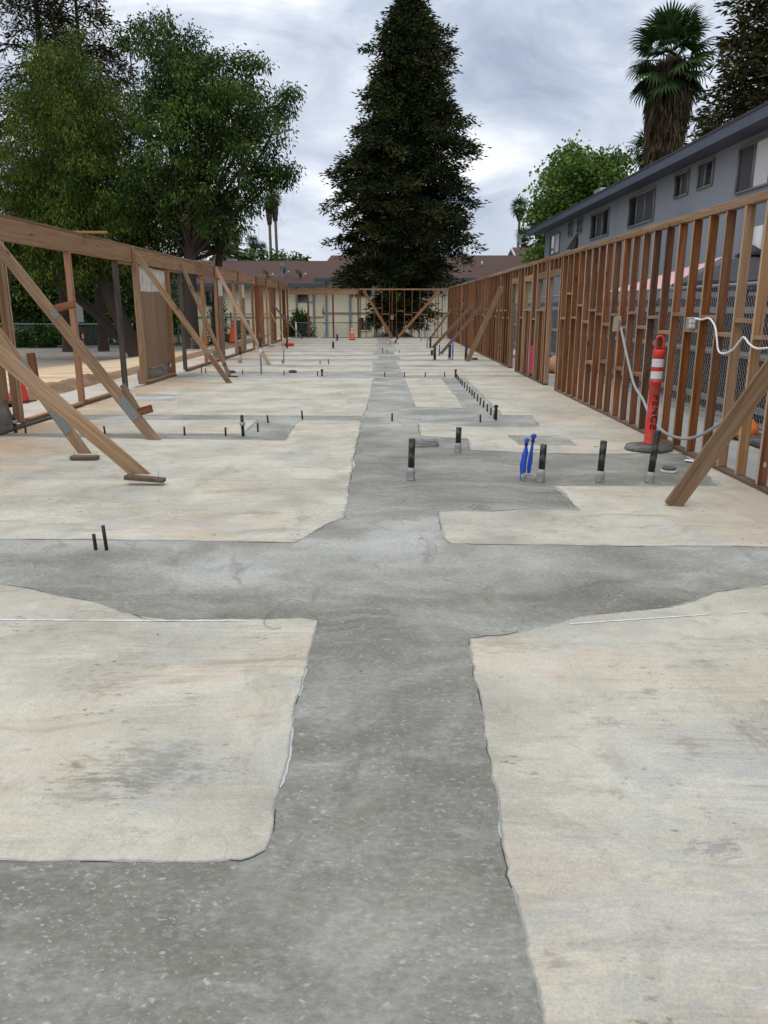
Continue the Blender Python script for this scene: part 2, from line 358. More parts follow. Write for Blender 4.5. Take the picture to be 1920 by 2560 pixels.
def new_concrete(name='new_concrete', tone=1.0):
    m, t, b = mat(name); co = t.n('ShaderNodeTexCoord').outputs['Object']
    def warped(amt, sc, det=3.0):
        w = t.n('ShaderNodeVectorMath', {0: t.n('ShaderNodeTexNoise', {'Vector': co, 'Scale': sc, 'Detail': det}).outputs['Color'], 1: (amt, amt, 0)}, operation='MULTIPLY').outputs[0]
        return t.n('ShaderNodeVectorMath', {0: co, 1: w}, operation='ADD').outputs[0]
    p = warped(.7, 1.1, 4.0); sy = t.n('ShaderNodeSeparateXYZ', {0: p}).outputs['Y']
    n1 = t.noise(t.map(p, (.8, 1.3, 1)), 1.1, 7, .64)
    # three pours: darker olive near, a pale crossing, dark again round the drains, paler beyond
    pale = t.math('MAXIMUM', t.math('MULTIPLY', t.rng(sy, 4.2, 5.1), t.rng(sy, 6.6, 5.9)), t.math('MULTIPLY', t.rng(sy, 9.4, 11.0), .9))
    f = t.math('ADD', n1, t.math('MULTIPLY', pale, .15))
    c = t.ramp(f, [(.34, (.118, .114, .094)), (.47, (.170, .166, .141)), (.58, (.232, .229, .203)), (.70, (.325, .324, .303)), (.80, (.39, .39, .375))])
    sw = t.noise(t.map(p, (1.5, 7, 1), rot=(0, 0, R(12)), loc=(3, 3, 0)), 1.0, 6, .64, 1.0)
    c = t.mix(t.rng(sw, .50, .74, 0, .36), c, (.33, .34, .338))
    sw2 = t.noise(t.map(p, (5, 1.3, 1), rot=(0, 0, R(35)), loc=(13, 3, 0)), 1.0, 6, .64, .6)
    c = t.mix(t.rng(sw2, .56, .70, 0, .5), c, (.13, .128, .112))
    mot = t.noise(t.map(co, (1, 1.6, 1)), 34, 6, .74)
    c = t.mix(1.0, c, t.ramp(mot, [(.34, .80), (.5, 1.0), (.66, 1.30)]), 'MULTIPLY')
    blot = t.noise(t.map(co, (1, 1.4, 1), loc=(8, 3, 0)), 11, 7, .72)
    c = t.mix(t.rng(blot, .55, .66, 0, .42), c, (.31, .315, .30))
    vo = t.n('ShaderNodeTexVoronoi', {'Vector': t.map(warped(.016, 50.0), (.75, 1.35, 1), rot=(0, 0, R(12))), 'Scale': 40.0})
    sc_ = t.n('ShaderNodeSeparateColor', {0: vo.outputs['Color']})
    sz = t.rng(t.math('POWER', sc_.outputs[0], 1.7), .13, 1.0, 0.0, .36, False)
    fl = t.rng(t.math('SUBTRACT', sz, vo.outputs['Distance']), 0, .22)
    msk = t.rng(t.noise(co, 1.9, 5, .65), .36, .56, .3, 1.0)
    c = t.mix(t.math('MULTIPLY', t.math('MULTIPLY', fl, msk), .7), c, (.41, .41, .385))
    wb = t.noise(t.map(co, (.8, 1.25, 1), rot=(0, 0, R(10))), 46, 2, .5, .4)
    c = t.mix(t.math('MULTIPLY', t.rng(wb, .63, .74, 0, .7), msk), c, (.42, .42, .39))
    wb2 = t.noise(t.map(co, (.8, 1.25, 1), rot=(0, 0, R(-20)), loc=(3, 3, 3)), 24, 3, .55, .5)
    c = t.mix(t.math('MULTIPLY', t.rng(wb2, .62, .76, 0, .5), msk), c, (.38, .38, .355))
    vo3 = t.n('ShaderNodeTexVoronoi', {'Vector': t.map(warped(.02, 70.0), (1, 1.3, 1)), 'Scale': 85.0}); sc3 = t.n('ShaderNodeSeparateColor', {0: vo3.outputs['Color']})
    c = t.mix(t.math('MULTIPLY', t.math('MULTIPLY', t.rng(t.math('SUBTRACT', t.rng(sc3.outputs[0], .45, 1.0, 0, .42, False), vo3.outputs['Distance']), 0, .15), msk), .6), c, (.36, .36, .34))
    vo2 = t.n('ShaderNodeTexVoronoi', {'Vector': co, 'Scale': 3.3}); sc2 = t.n('ShaderNodeSeparateColor', {0: vo2.outputs['Color']})
    c = t.mix(t.math('MULTIPLY', t.math('LESS_THAN', vo2.outputs['Distance'], t.rng(sc2.outputs[1], .8, 1, 0, .02, False)), .9), c, (.05, .045, .04))
    tan = t.noise(t.map(p, (1, 1, 1), loc=(20, 4, 0)), 1.4, 5, .62)
    c = t.mix(t.rng(tan, .60, .74, 0, .4), c, (.29, .225, .155))
    # trowel sweeps
    tw = t.n('ShaderNodeTexWave', {'Vector': t.map(p, (1, 1, 1), loc=(.9, -3.6, 0)), 'Scale': 2.2, 'Distortion': 6.0, 'Detail': 4.0, 'Detail Scale': .9}, wave_type='RINGS', rings_direction='Z').outputs['Fac']
    c = t.mix(t.math('MULTIPLY', t.rng(tw, .6, 1.0, 0, .12), t.rng(n1, .42, .55)), c, (.35, .36, .36))
    c = t.mix(1.0, c, (1.07, 1.06, 1.015), 'MULTIPLY')
    if tone != 1.0: c = t.mix(1.0, c, (tone, tone, tone), 'MULTIPLY')
    L(t, c, b, 'Base Color'); L(t, t.rng(n1, .35, .7, .48, .72), b, 'Roughness'); b.inputs['Specular IOR Level'].default_value = .4
    bp = t.n('ShaderNodeBump', {'Height': t.math('ADD', t.math('MULTIPLY', mot, .6), sw), 'Strength': .25, 'Distance': .005}); L(t, bp.outputs[0], b, 'Normal')
    return m


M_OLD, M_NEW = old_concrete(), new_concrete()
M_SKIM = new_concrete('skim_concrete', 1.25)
M_CRACK = plain('joint_shadow_dirt', (.045, .043, .04), .9, .5, 30)
M_SMEAR = plain('cement_smear', (.46, .47, .465), .8, .15, 12, dirt=(.33, .33, .32), dfac=.6, dscale=14)
M_CHALK = plain('white_chalk', (.70, .69, .65), .9, .08, 20, dirt=(.5, .48, .42), dfac=.9, dscale=11)
M_MORTAR = plain('cement_collar', (.27, .265, .25), .9, .3, 18)
M_ABS = plain('black_pipe', (.012, .012, .013), .35, .3, 10, spec=.5, dirt=(.2, .2, .19), dfac=.35, dscale=16)
M_PIN = plain('dark_copper_stub', (.055, .040, .032), .5, .3, 30, metal=.4)
M_GALV = plain('galvanised_steel', (.42, .44, .46), .42, .15, 12, metal=.75, spec=.5)
M_GREYPVC = plain('grey_conduit', (.33, .35, .36), .5, .1, 10)
M_WHITECABLE = plain('white_cable', (.78, .78, .75), .5, .05)
M_BLUE = plain('blue_plastic', (.010, .075, .50), .32, .25, 22, spec=.6)
M_RED = plain('red_orange_plastic', (.58, .030, .018), .5, .14, 9, dirt=(.42, .11, .075), dfac=.6, dscale=7)
M_ORANGE = plain('cone_orange', (.85, .11, .02), .5, .1, 6)
M_REFLECT = plain('reflective_band', (.62, .63, .62), .5, .06, 20, dirt=(.42, .42, .40), dfac=.5, dscale=12)
M_RUBBER = plain('grey_rubber', (.085, .083, .078), .8, .3, 14, dirt=(.22, .21, .19), dfac=.7, dscale=6)
M_BLACK = plain('black_paint', (.02, .018, .018), .6, .2)
M_BROWNROOF = plain('brown_shingle', (.070, .036, .027), .9, .25, 9, dirt=(.085, .054, .045), dfac=.5, stretch=(1, 5, 5))
M_STUCCO = plain('cream_stucco', (.80, .72, .53), .9, .05, 20, dirt=(.70, .62, .45), dfac=.5, dscale=.6)
M_GREYSTUCCO = plain('blue_grey_stucco', (.285, .31, .345), .92, .05, 30, dirt=(.225, .245, .275), dfac=.7, dscale=.45, stretch=(1, 1, .25))
for m_ in (M_GREYSTUCCO, M_STUCCO):      # sprayed stucco grain
    t_ = NT(m_.node_tree); b_ = m_.node_tree.nodes['Principled BSDF']; h_ = t_.noise(t_.n('ShaderNodeTexCoord').outputs['Object'], 22, 5, .7)
    m_.node_tree.links.new(t_.n('ShaderNodeBump', {'Height': h_, 'Strength': .35, 'Distance': .02}).outputs[0], b_.inputs['Normal'])
M_FASCIA = plain('teal_grey_fascia', (.065, .095, .105), .6, .1)
M_FASCIA2 = plain('slate_blue_fascia', (.075, .092, .125), .6, .15, 3)
M_ROOFDARK = plain('dark_roofing', (.05, .05, .055), .9, .2)
M_FRAME = plain('grey_window_frame', (.23, .235, .23), .45, .05)
M_WHITEFRAME = plain('white_window_frame', (.75, .75, .72), .5, .03)
M_GLASS = plain('dark_window_glass', (.018, .021, .024), .06, .1, spec=.8)
M_SCREEN = plain('window_screen', (.045, .048, .052), .5, .15)
M_CURTAIN_OR_GLARE = plain('white_curtain_or_glare', (.66, .66, .66), .9, .06, 3, stretch=(1, 8, .4))  # white curtain cloth; also stands in for a bright reflection on one pane
M_TRIM = plain('grey_downpipe', (.21, .24, .25), .6, .08)
M_DISH = plain('dish_grey', (.15, .16, .17), .5, .06)
M_FENCEWOOD = plain('dark_fence_board', (.022, .015, .013), .9, .35, 5, stretch=(6, 6, .6))
M_FENCERAIL = plain('grey_fence_rail', (.24, .235, .22), .9, .2, 8)
M_PATH = plain('side_path_concrete', (.33, .325, .31), .9, .18, 2.2, dirt=(.24, .22, .19), dfac=.6, dscale=1.1)
M_BAG = plain('orange_sandbag', (.62, .16, .045), .7, .2, 9)
M_TANBAG = plain('tan_sandbag', (.42, .235, .12), .8, .2, 9)
M_UMB = plain('dark_grey_canvas', (.045, .045, .05), .8, .12)
M_PINK = plain('pink_canvas', (.68, .40, .42), .8, .08)
M_TRUNK = plain('dark_bark', (.055, .042, .033), .95, .4, 5, stretch=(5, 5, 1))
M_REDBARK = plain('reddish_bark', (.030, .019, .014), .95, .4, 5, stretch=(5, 5, .7))
M_PALMTRUNK = plain('palm_bark', (.11, .09, .07), .95, .3, 6, stretch=(1, 1, 5))
M_THATCH = leafmat('dry_palm_thatch', (.035, .024, .015), (.095, .068, .042), (.19, .14, .09), .1, 1.5)
M_LEAF_T1 = leafmat('pepper_leaf', (.017, .040, .006), (.064, .105, .016), (.18, .225, .040))
M_LEAF_T2 = leafmat('ash_leaf', (.012, .034, .007), (.045, .088, .018), (.135, .19, .040))
M_LEAF_CON = leafmat('redwood_needle', (.011, .018, .007), (.028, .042, .014), (.085, .090, .026), .10)
M_LEAF_CON2 = leafmat('brown_conifer_needle', (.018, .020, .008), (.042, .043, .014), (.085, .075, .024), .10)
M_LEAF_BR = leafmat('bright_leaf', (.045, .095, .018), (.125, .21, .045), (.23, .33, .085), .3)
M_PALM = leafmat('palm_leaf', (.018, .042, .012), (.04, .078, .022), (.075, .115, .040), .15)
M_DATE = leafmat('date_palm_leaf', (.045, .075, .022), (.085, .12, .04), (.14, .18, .07), .15)
M_SHRUB = leafmat('shrub_leaf', (.010, .028, .006), (.028, .060, .012), (.060, .105, .022))
M_CAR = plain('silver_car_paint', (.55, .57, .58), .25, .02, metal=.4, spec=.6)
M_GREYSIGN = plain('sign_back_grey', (.28, .29, .29), .5, .05, metal=.4)
M_BLUESIGN = plain('blue_sign', (.03, .10, .42), .45, .05)


def nailplate():
    m, t, b = mat('perforated_plate'); co = t.n('ShaderNodeTexCoord').outputs['Object']
    s = t.n('ShaderNodeSeparateXYZ', {0: co})
    def dot(ax): return t.math('ABSOLUTE', t.math('SUBTRACT', t.math('FRACT', t.math('MULTIPLY', s.outputs[ax], 46.0)), .5))
    d = t.math('MAXIMUM', dot('X'), dot('Z'))
    L(t, t.mix(t.math('LESS_THAN', d, .27), (.27, .28, .28), (.03, .026, .022)), b, 'Base Color')
    b.inputs['Metallic'].default_value = .5; b.inputs['Roughness'].default_value = .5
    return m


M_PLATE = nailplate()


def lot_mat():
    m, t, b = mat('dusty_pavement'); co = t.n('ShaderNodeTexCoord').outputs['Object']
    s = t.n('ShaderNodeSeparateXYZ', {0: co})
    n = t.noise(t.map(co, (.35, 1.3, 1), rot=(0, 0, R(14))), .8, 7, .62, .8)
    dist = t.math('ADD', s.outputs['Y'], t.math('MULTIPLY', t.math('ADD', s.outputs['X'], 8.0), -1.6))
    edge = t.math('ADD', t.math('MULTIPLY', dist, .028), t.math('MULTIPLY', t.math('SUBTRACT', n, .5), 1.3))
    grey = t.ramp(t.noise(co, 1.3, 6, .65), [(.3, (.15, .13, .105)), (.6, (.24, .212, .175)), (.75, (.34, .30, .245))])
    tan = t.ramp(n, [(.30, (.38, .25, .145)), (.48, (.60, .44, .275)), (.66, (.70, .56, .39))])
    c = t.mix(t.rng(edge, .70, 1.15), tan, grey)
    c = t.mix(t.rng(t.noise(t.map(co, (.5, 4, 1), rot=(0, 0, R(10))), 1.0, 6, .65), .58, .70, 0, .65), c, (.22, .155, .10))
    c = t.mix(1.0, c, t.ramp(t.noise(co, 60, 3, .7), [(.3, .85), (.7, 1.15)]), 'MULTIPLY')
    L(t, c, b, 'Base Color'); b.inputs['Roughness'].default_value = .92; b.inputs['Specular IOR Level'].default_value = .2
    return m


M_LOT = lot_mat()
M_DIRT = plain('brown_dirt', (.22, .135, .075), .95, .4, 7, dirt=(.34, .24, .15), dfac=.7, dscale=3)
M_GRIT = plain('grey_grit', (.20, .20, .195), .95, .4, 16, dirt=(.34, .34, .33), dfac=.6, dscale=6)
M_WALK = plain('pale_walk', (.52, .47, .40), .9, .15, 1.5, dirt=(.42, .30, .19), dfac=.7, dscale=1.1, stretch=(.6, 2, 1))
M_ROAD = plain('asphalt', (.11, .11, .112), .9, .15, 3)
M_FARGROUND = plain('far_ground', (.13, .125, .11), .95, .3, .3)
M_GRASS = plain('grass_green', (.06, .085, .03), .95, .3, 2)

# measured positions on the ground, metres (x right of the camera, y ahead of it)
ISLANDS = {
    'near_left': [(-2.253, 4.251), (-2.059, 4.182), (-1.824, 4.064), (-1.61, 3.979), (-1.425, 3.845), (-1.26, 3.75), (-1.122, 3.689), (-0.94, 3.732), (-0.651, 3.732), (-0.435, 3.75), (-0.348, 3.719), (-0.348, 3.382), (-0.352, 3.052), (-0.356, 2.775), (-0.352, 2.539), (-0.352, 2.335), (-0.348, 2.158), (-0.347, 2.023), (-0.361, 1.971), (-0.391, 1.944), (-0.423, 1.931), (-0.489, 1.921), (-0.585, 1.925), (-0.791, 1.929), (-0.994, 1.925), (-1.131, 1.925), (-5, 1.925), (-5, 4.501)],
    'near_right': [(2.256, 4.259), (2.062, 4.182), (1.903, 4.122), (1.826, 4.064), (1.715, 3.979), (1.501, 3.878), (1.156, 3.807), (1.024, 3.769), (0.881, 3.671), (0.751, 3.612), (0.599, 3.532), (0.421, 3.488), (0.406, 3.282), (0.4, 3.01), (0.391, 2.704), (0.384, 2.448), (0.374, 2.231), (0.366, 2.044), (0.363, 1.809), (0.369, 1.691), (0.368, 1.557), (0.37, 1.452), (0.366, 1.389), (0.416, -2), (3.45, -2), (3.45, 4.359)],
    'left_mid': [(-2.693, 5.164), (-1.712, 5.142), (-0.735, 5.087), (-0.607, 5.087), (-0.556, 5.22), (-0.447, 5.519), (-0.303, 5.741), (-0.311, 6.303), (-0.322, 7.018), (-0.327, 7.902), (-0.327, 9.025), (-0.321, 10.29), (-0.302, 10.76), (-0.355, 10.988), (-1.162, 11.034), (-1.237, 10.805), (-1.228, 10.01), (-1.211, 9.287), (-1.873, 9.355), (-3.031, 9.424), (-3.931, 9.528), (-4.85, 9.636), (-5, 9.636), (-5, 5.164)],
    'left_d': [(-5, 11.077), (-1.823, 11.057), (-1.811, 9.8), (-5, 9.8)],
    'left_e': [(-5, 11.613), (-0.309, 11.463), (-0.279, 12.176), (-0.27, 13.198), (-0.252, 14.142), (-0.243, 16.488), (-0.235, 17.889), (-5, 17.989)],
    'right_h': [(0.441, 5.055), (0.42, 5.197), (0.421, 5.583), (0.432, 5.908), (0.632, 5.951), (0.85, 5.923), (1.158, 5.995), (1.558, 5.951), (1.565, 6.385), (1.561, 6.825), (2.319, 6.825), (3.056, 6.825), (3.176, 7.547), (3.285, 8.29), (3.45, 8.29), (3.45, 4.95)],
    'right_i': [(0.485, 10.773), (0.731, 10.747), (0.925, 10.673), (0.998, 10.478), (1.555, 10.384), (2.11, 10.419), (2.208, 11.525), (1.777, 11.582), (1.811, 13.773), (1.834, 15.601), (1.842, 18.037), (3.45, 18.137), (3.45, 8.417), (2.139, 8.417), (1.462, 8.521), (0.977, 8.634), (0.989, 8.915), (1.039, 9.326), (1.032, 9.442), (0.451, 9.601)],
    'right_k': [(0.46, 17.734), (1.311, 17.801), (1.321, 15.731), (1.319, 13.978), (1.288, 12.385), (0.887, 12.485), (0.499, 12.569), (0.48, 14.632)],
    'patch_skim': [(1.568, 9.672), (2.261, 9.672), (2.27, 8.959), (1.58, 8.959)],
    'patch_skim2': [(-4.369, 13.507), (-3.664, 13.392), (-3.729, 14.339), (-4.667, 14.549)]}
ROW = [(1.645, 17.473, 0.11), (1.636, 17.003, 0.107), (1.625, 16.471, 0.115), (1.619, 16.052, 0.104), (1.619, 15.601, 0.109), (1.622, 15.15, 0.116), (1.625, 14.677, 0.132), (1.615, 14.19, 0.114), (1.606, 13.773, 0.129), (1.609, 13.322, 0.13), (1.606, 12.882, 0.13), (1.611, 12.485, 0.105), (1.609, 12.002, 0.118), (1.61, 11.582, 0.108), (1.607, 11.204, 0.11)]
ROWPIPES = [(1.654, 17.969, 0.184), (1.611, 11.07, 0.212)]
PINS = [(0.115, 10.939, 0.117), (1.367, 10.874, 0.105), (0.018, 18.14, 0.12), (0.48, 18.14, 0.111), (0.959, 18.14, 0.105), (1.417, 18.21, 0.105), (-3.564, 9.759, 0.113), (-2.53, 9.686, 0.11), (-1.999, 9.637, 0.114), (-4.618, 9.846, 0.11), (-1.934, 4.926, 0.111), (-1.859, 4.919, 0.172), (-1.647, 9.99, 0.118), (-1.631, 10.782, 0.111), (-1.183, 11.136, 0.13), (-2.389, 18.594, 0.109), (-3.424, 18.9, 0.122), (-1.575, 18.465, 0.108), (-4.511, 19.262, 0.207), (-4.404, 19.262, 0.12), (-4.043, 19.495, 0.103), (-1.814, 22.175, 0.108), (-1.569, 22.175, 0.151), (-2.927, 22.483, 0.122), (0.279, 34.248, 0.133), (0.416, 34.248, 0.107), (0.634, 34.248, 0.101), (-0.046, 27.847, 0.174), (0.11, 27.847, 0.098), (0.539, 27.847, 0.098)]
ABS = [(0.252, 7.085, 0.39), (0.831, 8.537, 0.275), (1.462, 7.012, 0.35), (2.004, 6.991, 0.387), (2.461, 6.965, 0.486), (-1.978, 30.579, 0.282), (-2.25, 38.12, 0.306), (-3.84, 31.162, 0.418), (0.656, 38.86, 0.482), (0.511, 34.248, 0.187), (1.829, 31.078, 0.448), (1.624, 26.556, 0.167), (1.566, 24.151, 0.445), (2.021, 24.151, 0.464), (2.537, 24.297, 0.421), (-4.755, 9.871, 0.246), (-1.777, 9.637, 0.264), (-1.462, 18.381, 0.162), (-4.205, 22.848, 0.464)]
CONDUIT = [(-2.966, 18.845, 0.965), (-2.888, 22.53, 0.674), (-2.279, 37.597, 0.752), (1.685, 30.84, 0.719), (1.781, 37.771, 0.527)]
BLUE = [(1.306, 7.113, 0.392), (1.372, 7.171, 0.423), (1.85, 26.208, 0.359), (2.114, 24.151, 0.67)]
CABLE = [(3.27, 10.92, 1.306), (3.27, 10.573, 0.961), (3.27, 10.153, 0.599), (3.27, 9.76, 0.448), (3.27, 9.429, 0.272), (3.27, 9.095, 0.191), (3.27, 8.793, 0.157), (3.27, 8.304, 0.188), (3.27, 7.886, 0.296), (3.27, 7.523, 0.448), (3.27, 7.225, 0.6), (3.27, 6.976, 0.735), (3.27, 6.725, 0.874)]
WHITE = [(3.3, 8.42, 1.454), (3.3, 8.235, 1.448), (3.3, 8.048, 1.463), (3.3, 7.89, 1.386), (3.3, 7.813, 1.267), (3.3, 7.749, 1.161), (3.3, 7.632, 1.137), (3.3, 7.447, 1.177), (3.3, 7.311, 1.264), (3.3, 7.232, 1.307), (3.3, 7.104, 1.251), (3.3, 6.951, 1.22), (3.3, 6.75, 1.235)]
LOB1 = [(-12.961, 10.975, 1.54), (-14.329, 9.288, 1.99), (-12.453, 9.288, 1.99), (-15.426, 7.234, 1.63), (-13.52, 7.234, 1.99), (-11.426, 7.395, 1.81), (-15.736, 6.101, 1.45), (-10.708, 9.752, 1.09), (-12.445, 5.774, 2.17), (-14.798, 5.114, 1.63), (-11.099, 5.114, 1.45), (-16.021, 8.032, 0.9)]
LOB2 = [(-8.972, 12.534, 0.66), (-9.52, 11.677, 1.05), (-8.229, 11.677, 1.22), (-8.808, 10.368, 1.57), (-7.494, 10.515, 1.4), (-6.493, 10.953, 1.05), (-5.83, 11.244, 0.52), (-5.014, 11.388, 0.61), (-6.9, 9.48, 1.75), (-5.409, 9.777, 1.22), (-8.761, 8.729, 1.75), (-6.644, 8.122, 1.92), (-4.965, 8.578, 1.22), (-4.261, 9.777, 0.61), (-3.924, 10.073, 0.35), (-4.518, 7.201, 0.87), (-5.704, 6.89, 1.4), (-8.053, 6.89, 1.92), (-9.383, 7.046, 1.4), (-6.778, 5.634, 1.22), (-5.24, 5.95, 0.7), (-8.324, 5.316, 1.4), (-9.828, 5.634, 1.22), (-4.016, 7.201, 0.44), (-10.141, 11.964, 0.52)]
LOB5 = [(13.877, 11.979, 1.17), (13.125, 10.694, 1.75), (12.364, 9.393, 1.89), (14.557, 10.176, 2.04), (15.898, 10.952, 1.31), (15.25, 8.341, 2.33), (12.488, 7.278, 2.04), (11.325, 7.811, 1.31), (10.986, 8.868, 0.87), (13.693, 6.204, 2.33), (11.755, 5.119, 1.75), (16.537, 9.915, 1.17)]
PROF3 = [(17.518, 0.179, 2.522), (16.216, -0.172, 3.388), (15.147, -0.812, 3.801), (14.256, -0.959, 4.107), (13.096, -1.469, 4.316), (11.787, -1.625, 4.966), (10.592, -2.294, 5.184), (9.311, -3.12, 4.966), (8.148, -3.215, 5.297), (6.76, -3.354, 5.415), (5.774, -2.96, 5.859), (4.921, -2.975, 5.473), (4.203, -2.911, 4.662), (3.26, -3.308, 4.307)]

# ------------------------------------------------------------------ the ground
def sst(a, b, x):
    t = min(1, max(0, (x - a) / (b - a))); return t * t * (3 - 2 * t)


def lotz(x, y):
    return -.04 - .03 * min(50, max(0, y - 12)) * sst(-6.5, -13, x)


def sheet(name, xs, ys, zf, m, **pr):
    V = [(x, y, zf(x, y)) for y in ys for x in xs]; n = len(xs)
    F = [(j * n + i, j * n + i + 1, (j + 1) * n + i + 1, (j + 1) * n + i) for j in range(len(ys) - 1) for i in range(n - 1)]
    return mobj(name, bulk(name, V, F, True), m, None, None, **pr)


def lin(a, b, n): return [a + (b - a) * i / n for i in range(n + 1)]


sheet('ground', [-900, 900], [-300, 2200], lambda x, y: -1.85, M_FARGROUND, kind='structure')
sheet('parking_lot', lin(-60, -6.95, 36), lin(-8, 63, 50), lotz, M_LOT, kind='structure')
sheet('road', lin(-70, -7, 20), [63.5, 76], lambda x, y: -1.57, M_ROAD, kind='structure')
sheet('walkway', lin(-6.1, -5.102, 4), lin(-8, 42.9, 60), lambda x, y: -.012 - .01 * mnoise.noise((x * 2, y, 0)), M_WALK, kind='structure')
# dug strip between walkway and pavement: grit in the bottom, a bank of dirt
def trench(x, y):
    t = (x + 7.0) / .9
    e = sst(0, .1, t) * sst(1, .9, t); a = sst(9, 12, y) * sst(20.5, 17.5, y)
    bank = math.exp(-((t - .32) / .2) ** 2)
    return -.045 + e * (.13 * bank * a + .07 * a * bank * mnoise.noise((x * 3.1, y * 2.2, 1)) + .03 * mnoise.noise((x * 9, y * 7, 4)) - .05 * sst(.45, .75, t) + .01)
sheet('dirt_bank', lin(-7.0, -6.38, 14), lin(-8, 42.9, 260), trench, M_DIRT, kind='structure')
sheet('grit_strip', lin(-6.38, -6.08, 8), lin(-8, 42.9, 260), trench, M_GRIT, kind='structure')
sheet('side_path', lin(3.462, 7.86, 10), lin(-8, 43, 30), lambda x, y: -.03, M_PATH, kind='structure')
sheet('rear_yard', lin(-40, 45, 30), lin(42.95, 63.4, 20), lambda x, y: -1.42 if y < 63 else -1.5, M_ROAD, kind='structure')
sheet('lawn', lin(-30, -14.2, 10), lin(63.2, 69.5, 4), lambda x, y: -1.44, M_GRASS, kind='structure')

# ------------------------------------------------------------------ the slab: new grey concrete with old sections standing a little proud in it
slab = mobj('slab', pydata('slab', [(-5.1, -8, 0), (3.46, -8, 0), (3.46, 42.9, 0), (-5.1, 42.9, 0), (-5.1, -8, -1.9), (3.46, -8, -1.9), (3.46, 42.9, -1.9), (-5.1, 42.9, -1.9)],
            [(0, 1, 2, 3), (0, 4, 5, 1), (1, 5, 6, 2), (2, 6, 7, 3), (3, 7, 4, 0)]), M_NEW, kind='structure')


def dense(poly, rough=1.0, seed=0):
    """subdivide an outline and make it ragged, finer near the camera"""
    out = []; n = len(poly)
    for i in range(n):
        a, b = Vector((*poly[i], 0)), Vector((*poly[(i + 1) % n], 0)); Ls = (b - a).length
        dist = max(1.5, min(a.y, b.y)); step = max(.025, .012 * dist)
        k = max(1, int(Ls / step)); nrm = Vector((b.y - a.y, a.x - b.x, 0)).normalized() if Ls > 1e-6 else Vector()
        for j in range(k):
            q = a.lerp(b, j / k); amp = (.005 * mnoise.noise((q.x * 9, q.y * 9, seed)) + .012 * max(0, mnoise.noise((q.x * 17, q.y * 17, seed + 3)) - .15) * 2 + .005 * mnoise.noise((q.x * 33, q.y * 33, seed + 5)) + .016 * mnoise.noise((q.x * 2.3, q.y * 2.3, seed + 9))) * rough
            out.append(q + nrm * amp)
    return out


def insetted(pts, d):
    n = len(pts); A = sum(pts[i].x * pts[(i + 1) % n].y - pts[(i + 1) % n].x * pts[i].y for i in range(n)); sg = 1 if A > 0 else -1
    out = []
    for i in range(n):
        t = (pts[(i + 1) % n] - pts[i - 1]); nn = Vector((-t.y, t.x, 0)).normalized() * sg
        out.append(pts[i] + nn * (d(pts[i]) if callable(d) else d))
    return out


def clampx(p): return Vector((min(3.455, max(-5.09, p.x)), p.y, p.z))


def section(poly, seed, m=M_OLD, rough=1.0, z=.0032, name='old_concrete_section', crack=True):
    ring = [clampx(p) for p in dense(poly, rough, seed)]; n = len(ring)
    d = lambda p: (.035 + .03 * mnoise.noise((p.x * 4, p.y * 4, seed))) * min(1.6, max(.5, p.y / 5))
    inn = insetted(ring, d); foot = insetted(ring, -.0025)
    V = [(p.x, p.y, z) for p in inn] + [(p.x, p.y, z - .001) for p in ring] + [(p.x, p.y, .001) for p in foot]
    F = [tuple(range(n))] + [(i, n + i, n + (i + 1) % n, (i + 1) % n) for i in range(n)] + [(n + i, 2 * n + i, 2 * n + (i + 1) % n, n + (i + 1) % n) for i in range(n)]
    me = pydata(name, V, F)
    bm = bmesh.new(); bm.from_mesh(me); bmesh.ops.recalc_face_normals(bm, faces=bm.faces[:])
    top = max(bm.faces, key=lambda f: len(f.verts))
    if top.normal.z < 0: bmesh.ops.reverse_faces(bm, faces=bm.faces[:])
    bmesh.ops.triangulate(bm, faces=[f for f in bm.faces if len(f.verts) > 4]); bm.to_mesh(me); bm.free()
    at = me.attributes.new('edge', 'FLOAT', 'POINT'); at.data.foreach_set('value', [0.0] * n + [1.0] * n + [1.0] * n)
    o = mobj(name, me, m, slab)
    if crack:      # dark dirty gap and pale slurry along the edge
        def ribbon(nm, off, wf, mt, zz):
            Vv, Ff = [], []
            for i in range(n):
                p = ring[i]
                t = (ring[(i + 1) % n] - ring[i - 1]); nn = Vector((t.y, -t.x, 0)).normalized() * (1 if signed > 0 else -1)
                w = wf(p); Vv += [(p + nn * off)[:2] + (zz,), (p + nn * (off + w))[:2] + (zz,)]
                if i < n - 1 and min(wf(p), wf(ring[i + 1])) > .0008 and -4.9 < p.x < 3.4 and p.y < 13: Ff.append((2 * i, 2 * i + 1, 2 * i + 3, 2 * i + 2))
            if Ff: mobj(nm, pydata(nm, Vv, Ff), mt, o, kind='stuff')
        signed = sum(ring[i].x * ring[(i + 1) % n].y - ring[(i + 1) % n].x * ring[i].y for i in range(n))
        ribbon('crack', .0022, lambda p: max(0, -.0005 + .008 * mnoise.noise((p.x * 5, p.y * 5, seed + 2)) + .004 * mnoise.noise((p.x * 24, p.y * 24, seed + 2)) + .0005 * min(p.y, 8)), M_CRACK, .003)
        ribbon('cement_smear', .002, lambda p: max(0, -.0005 + .018 * mnoise.noise((p.x * 2.1, p.y * 2.1, seed + 4)) + max(0, .05 * mnoise.noise((p.x * 1.3, p.y * 1.3, seed + 14)) - .014) + .010 * mnoise.noise((p.x * 21, p.y * 21, seed))) * min(1.5, .4 + p.y / 6), M_SMEAR, .0025)
    return o


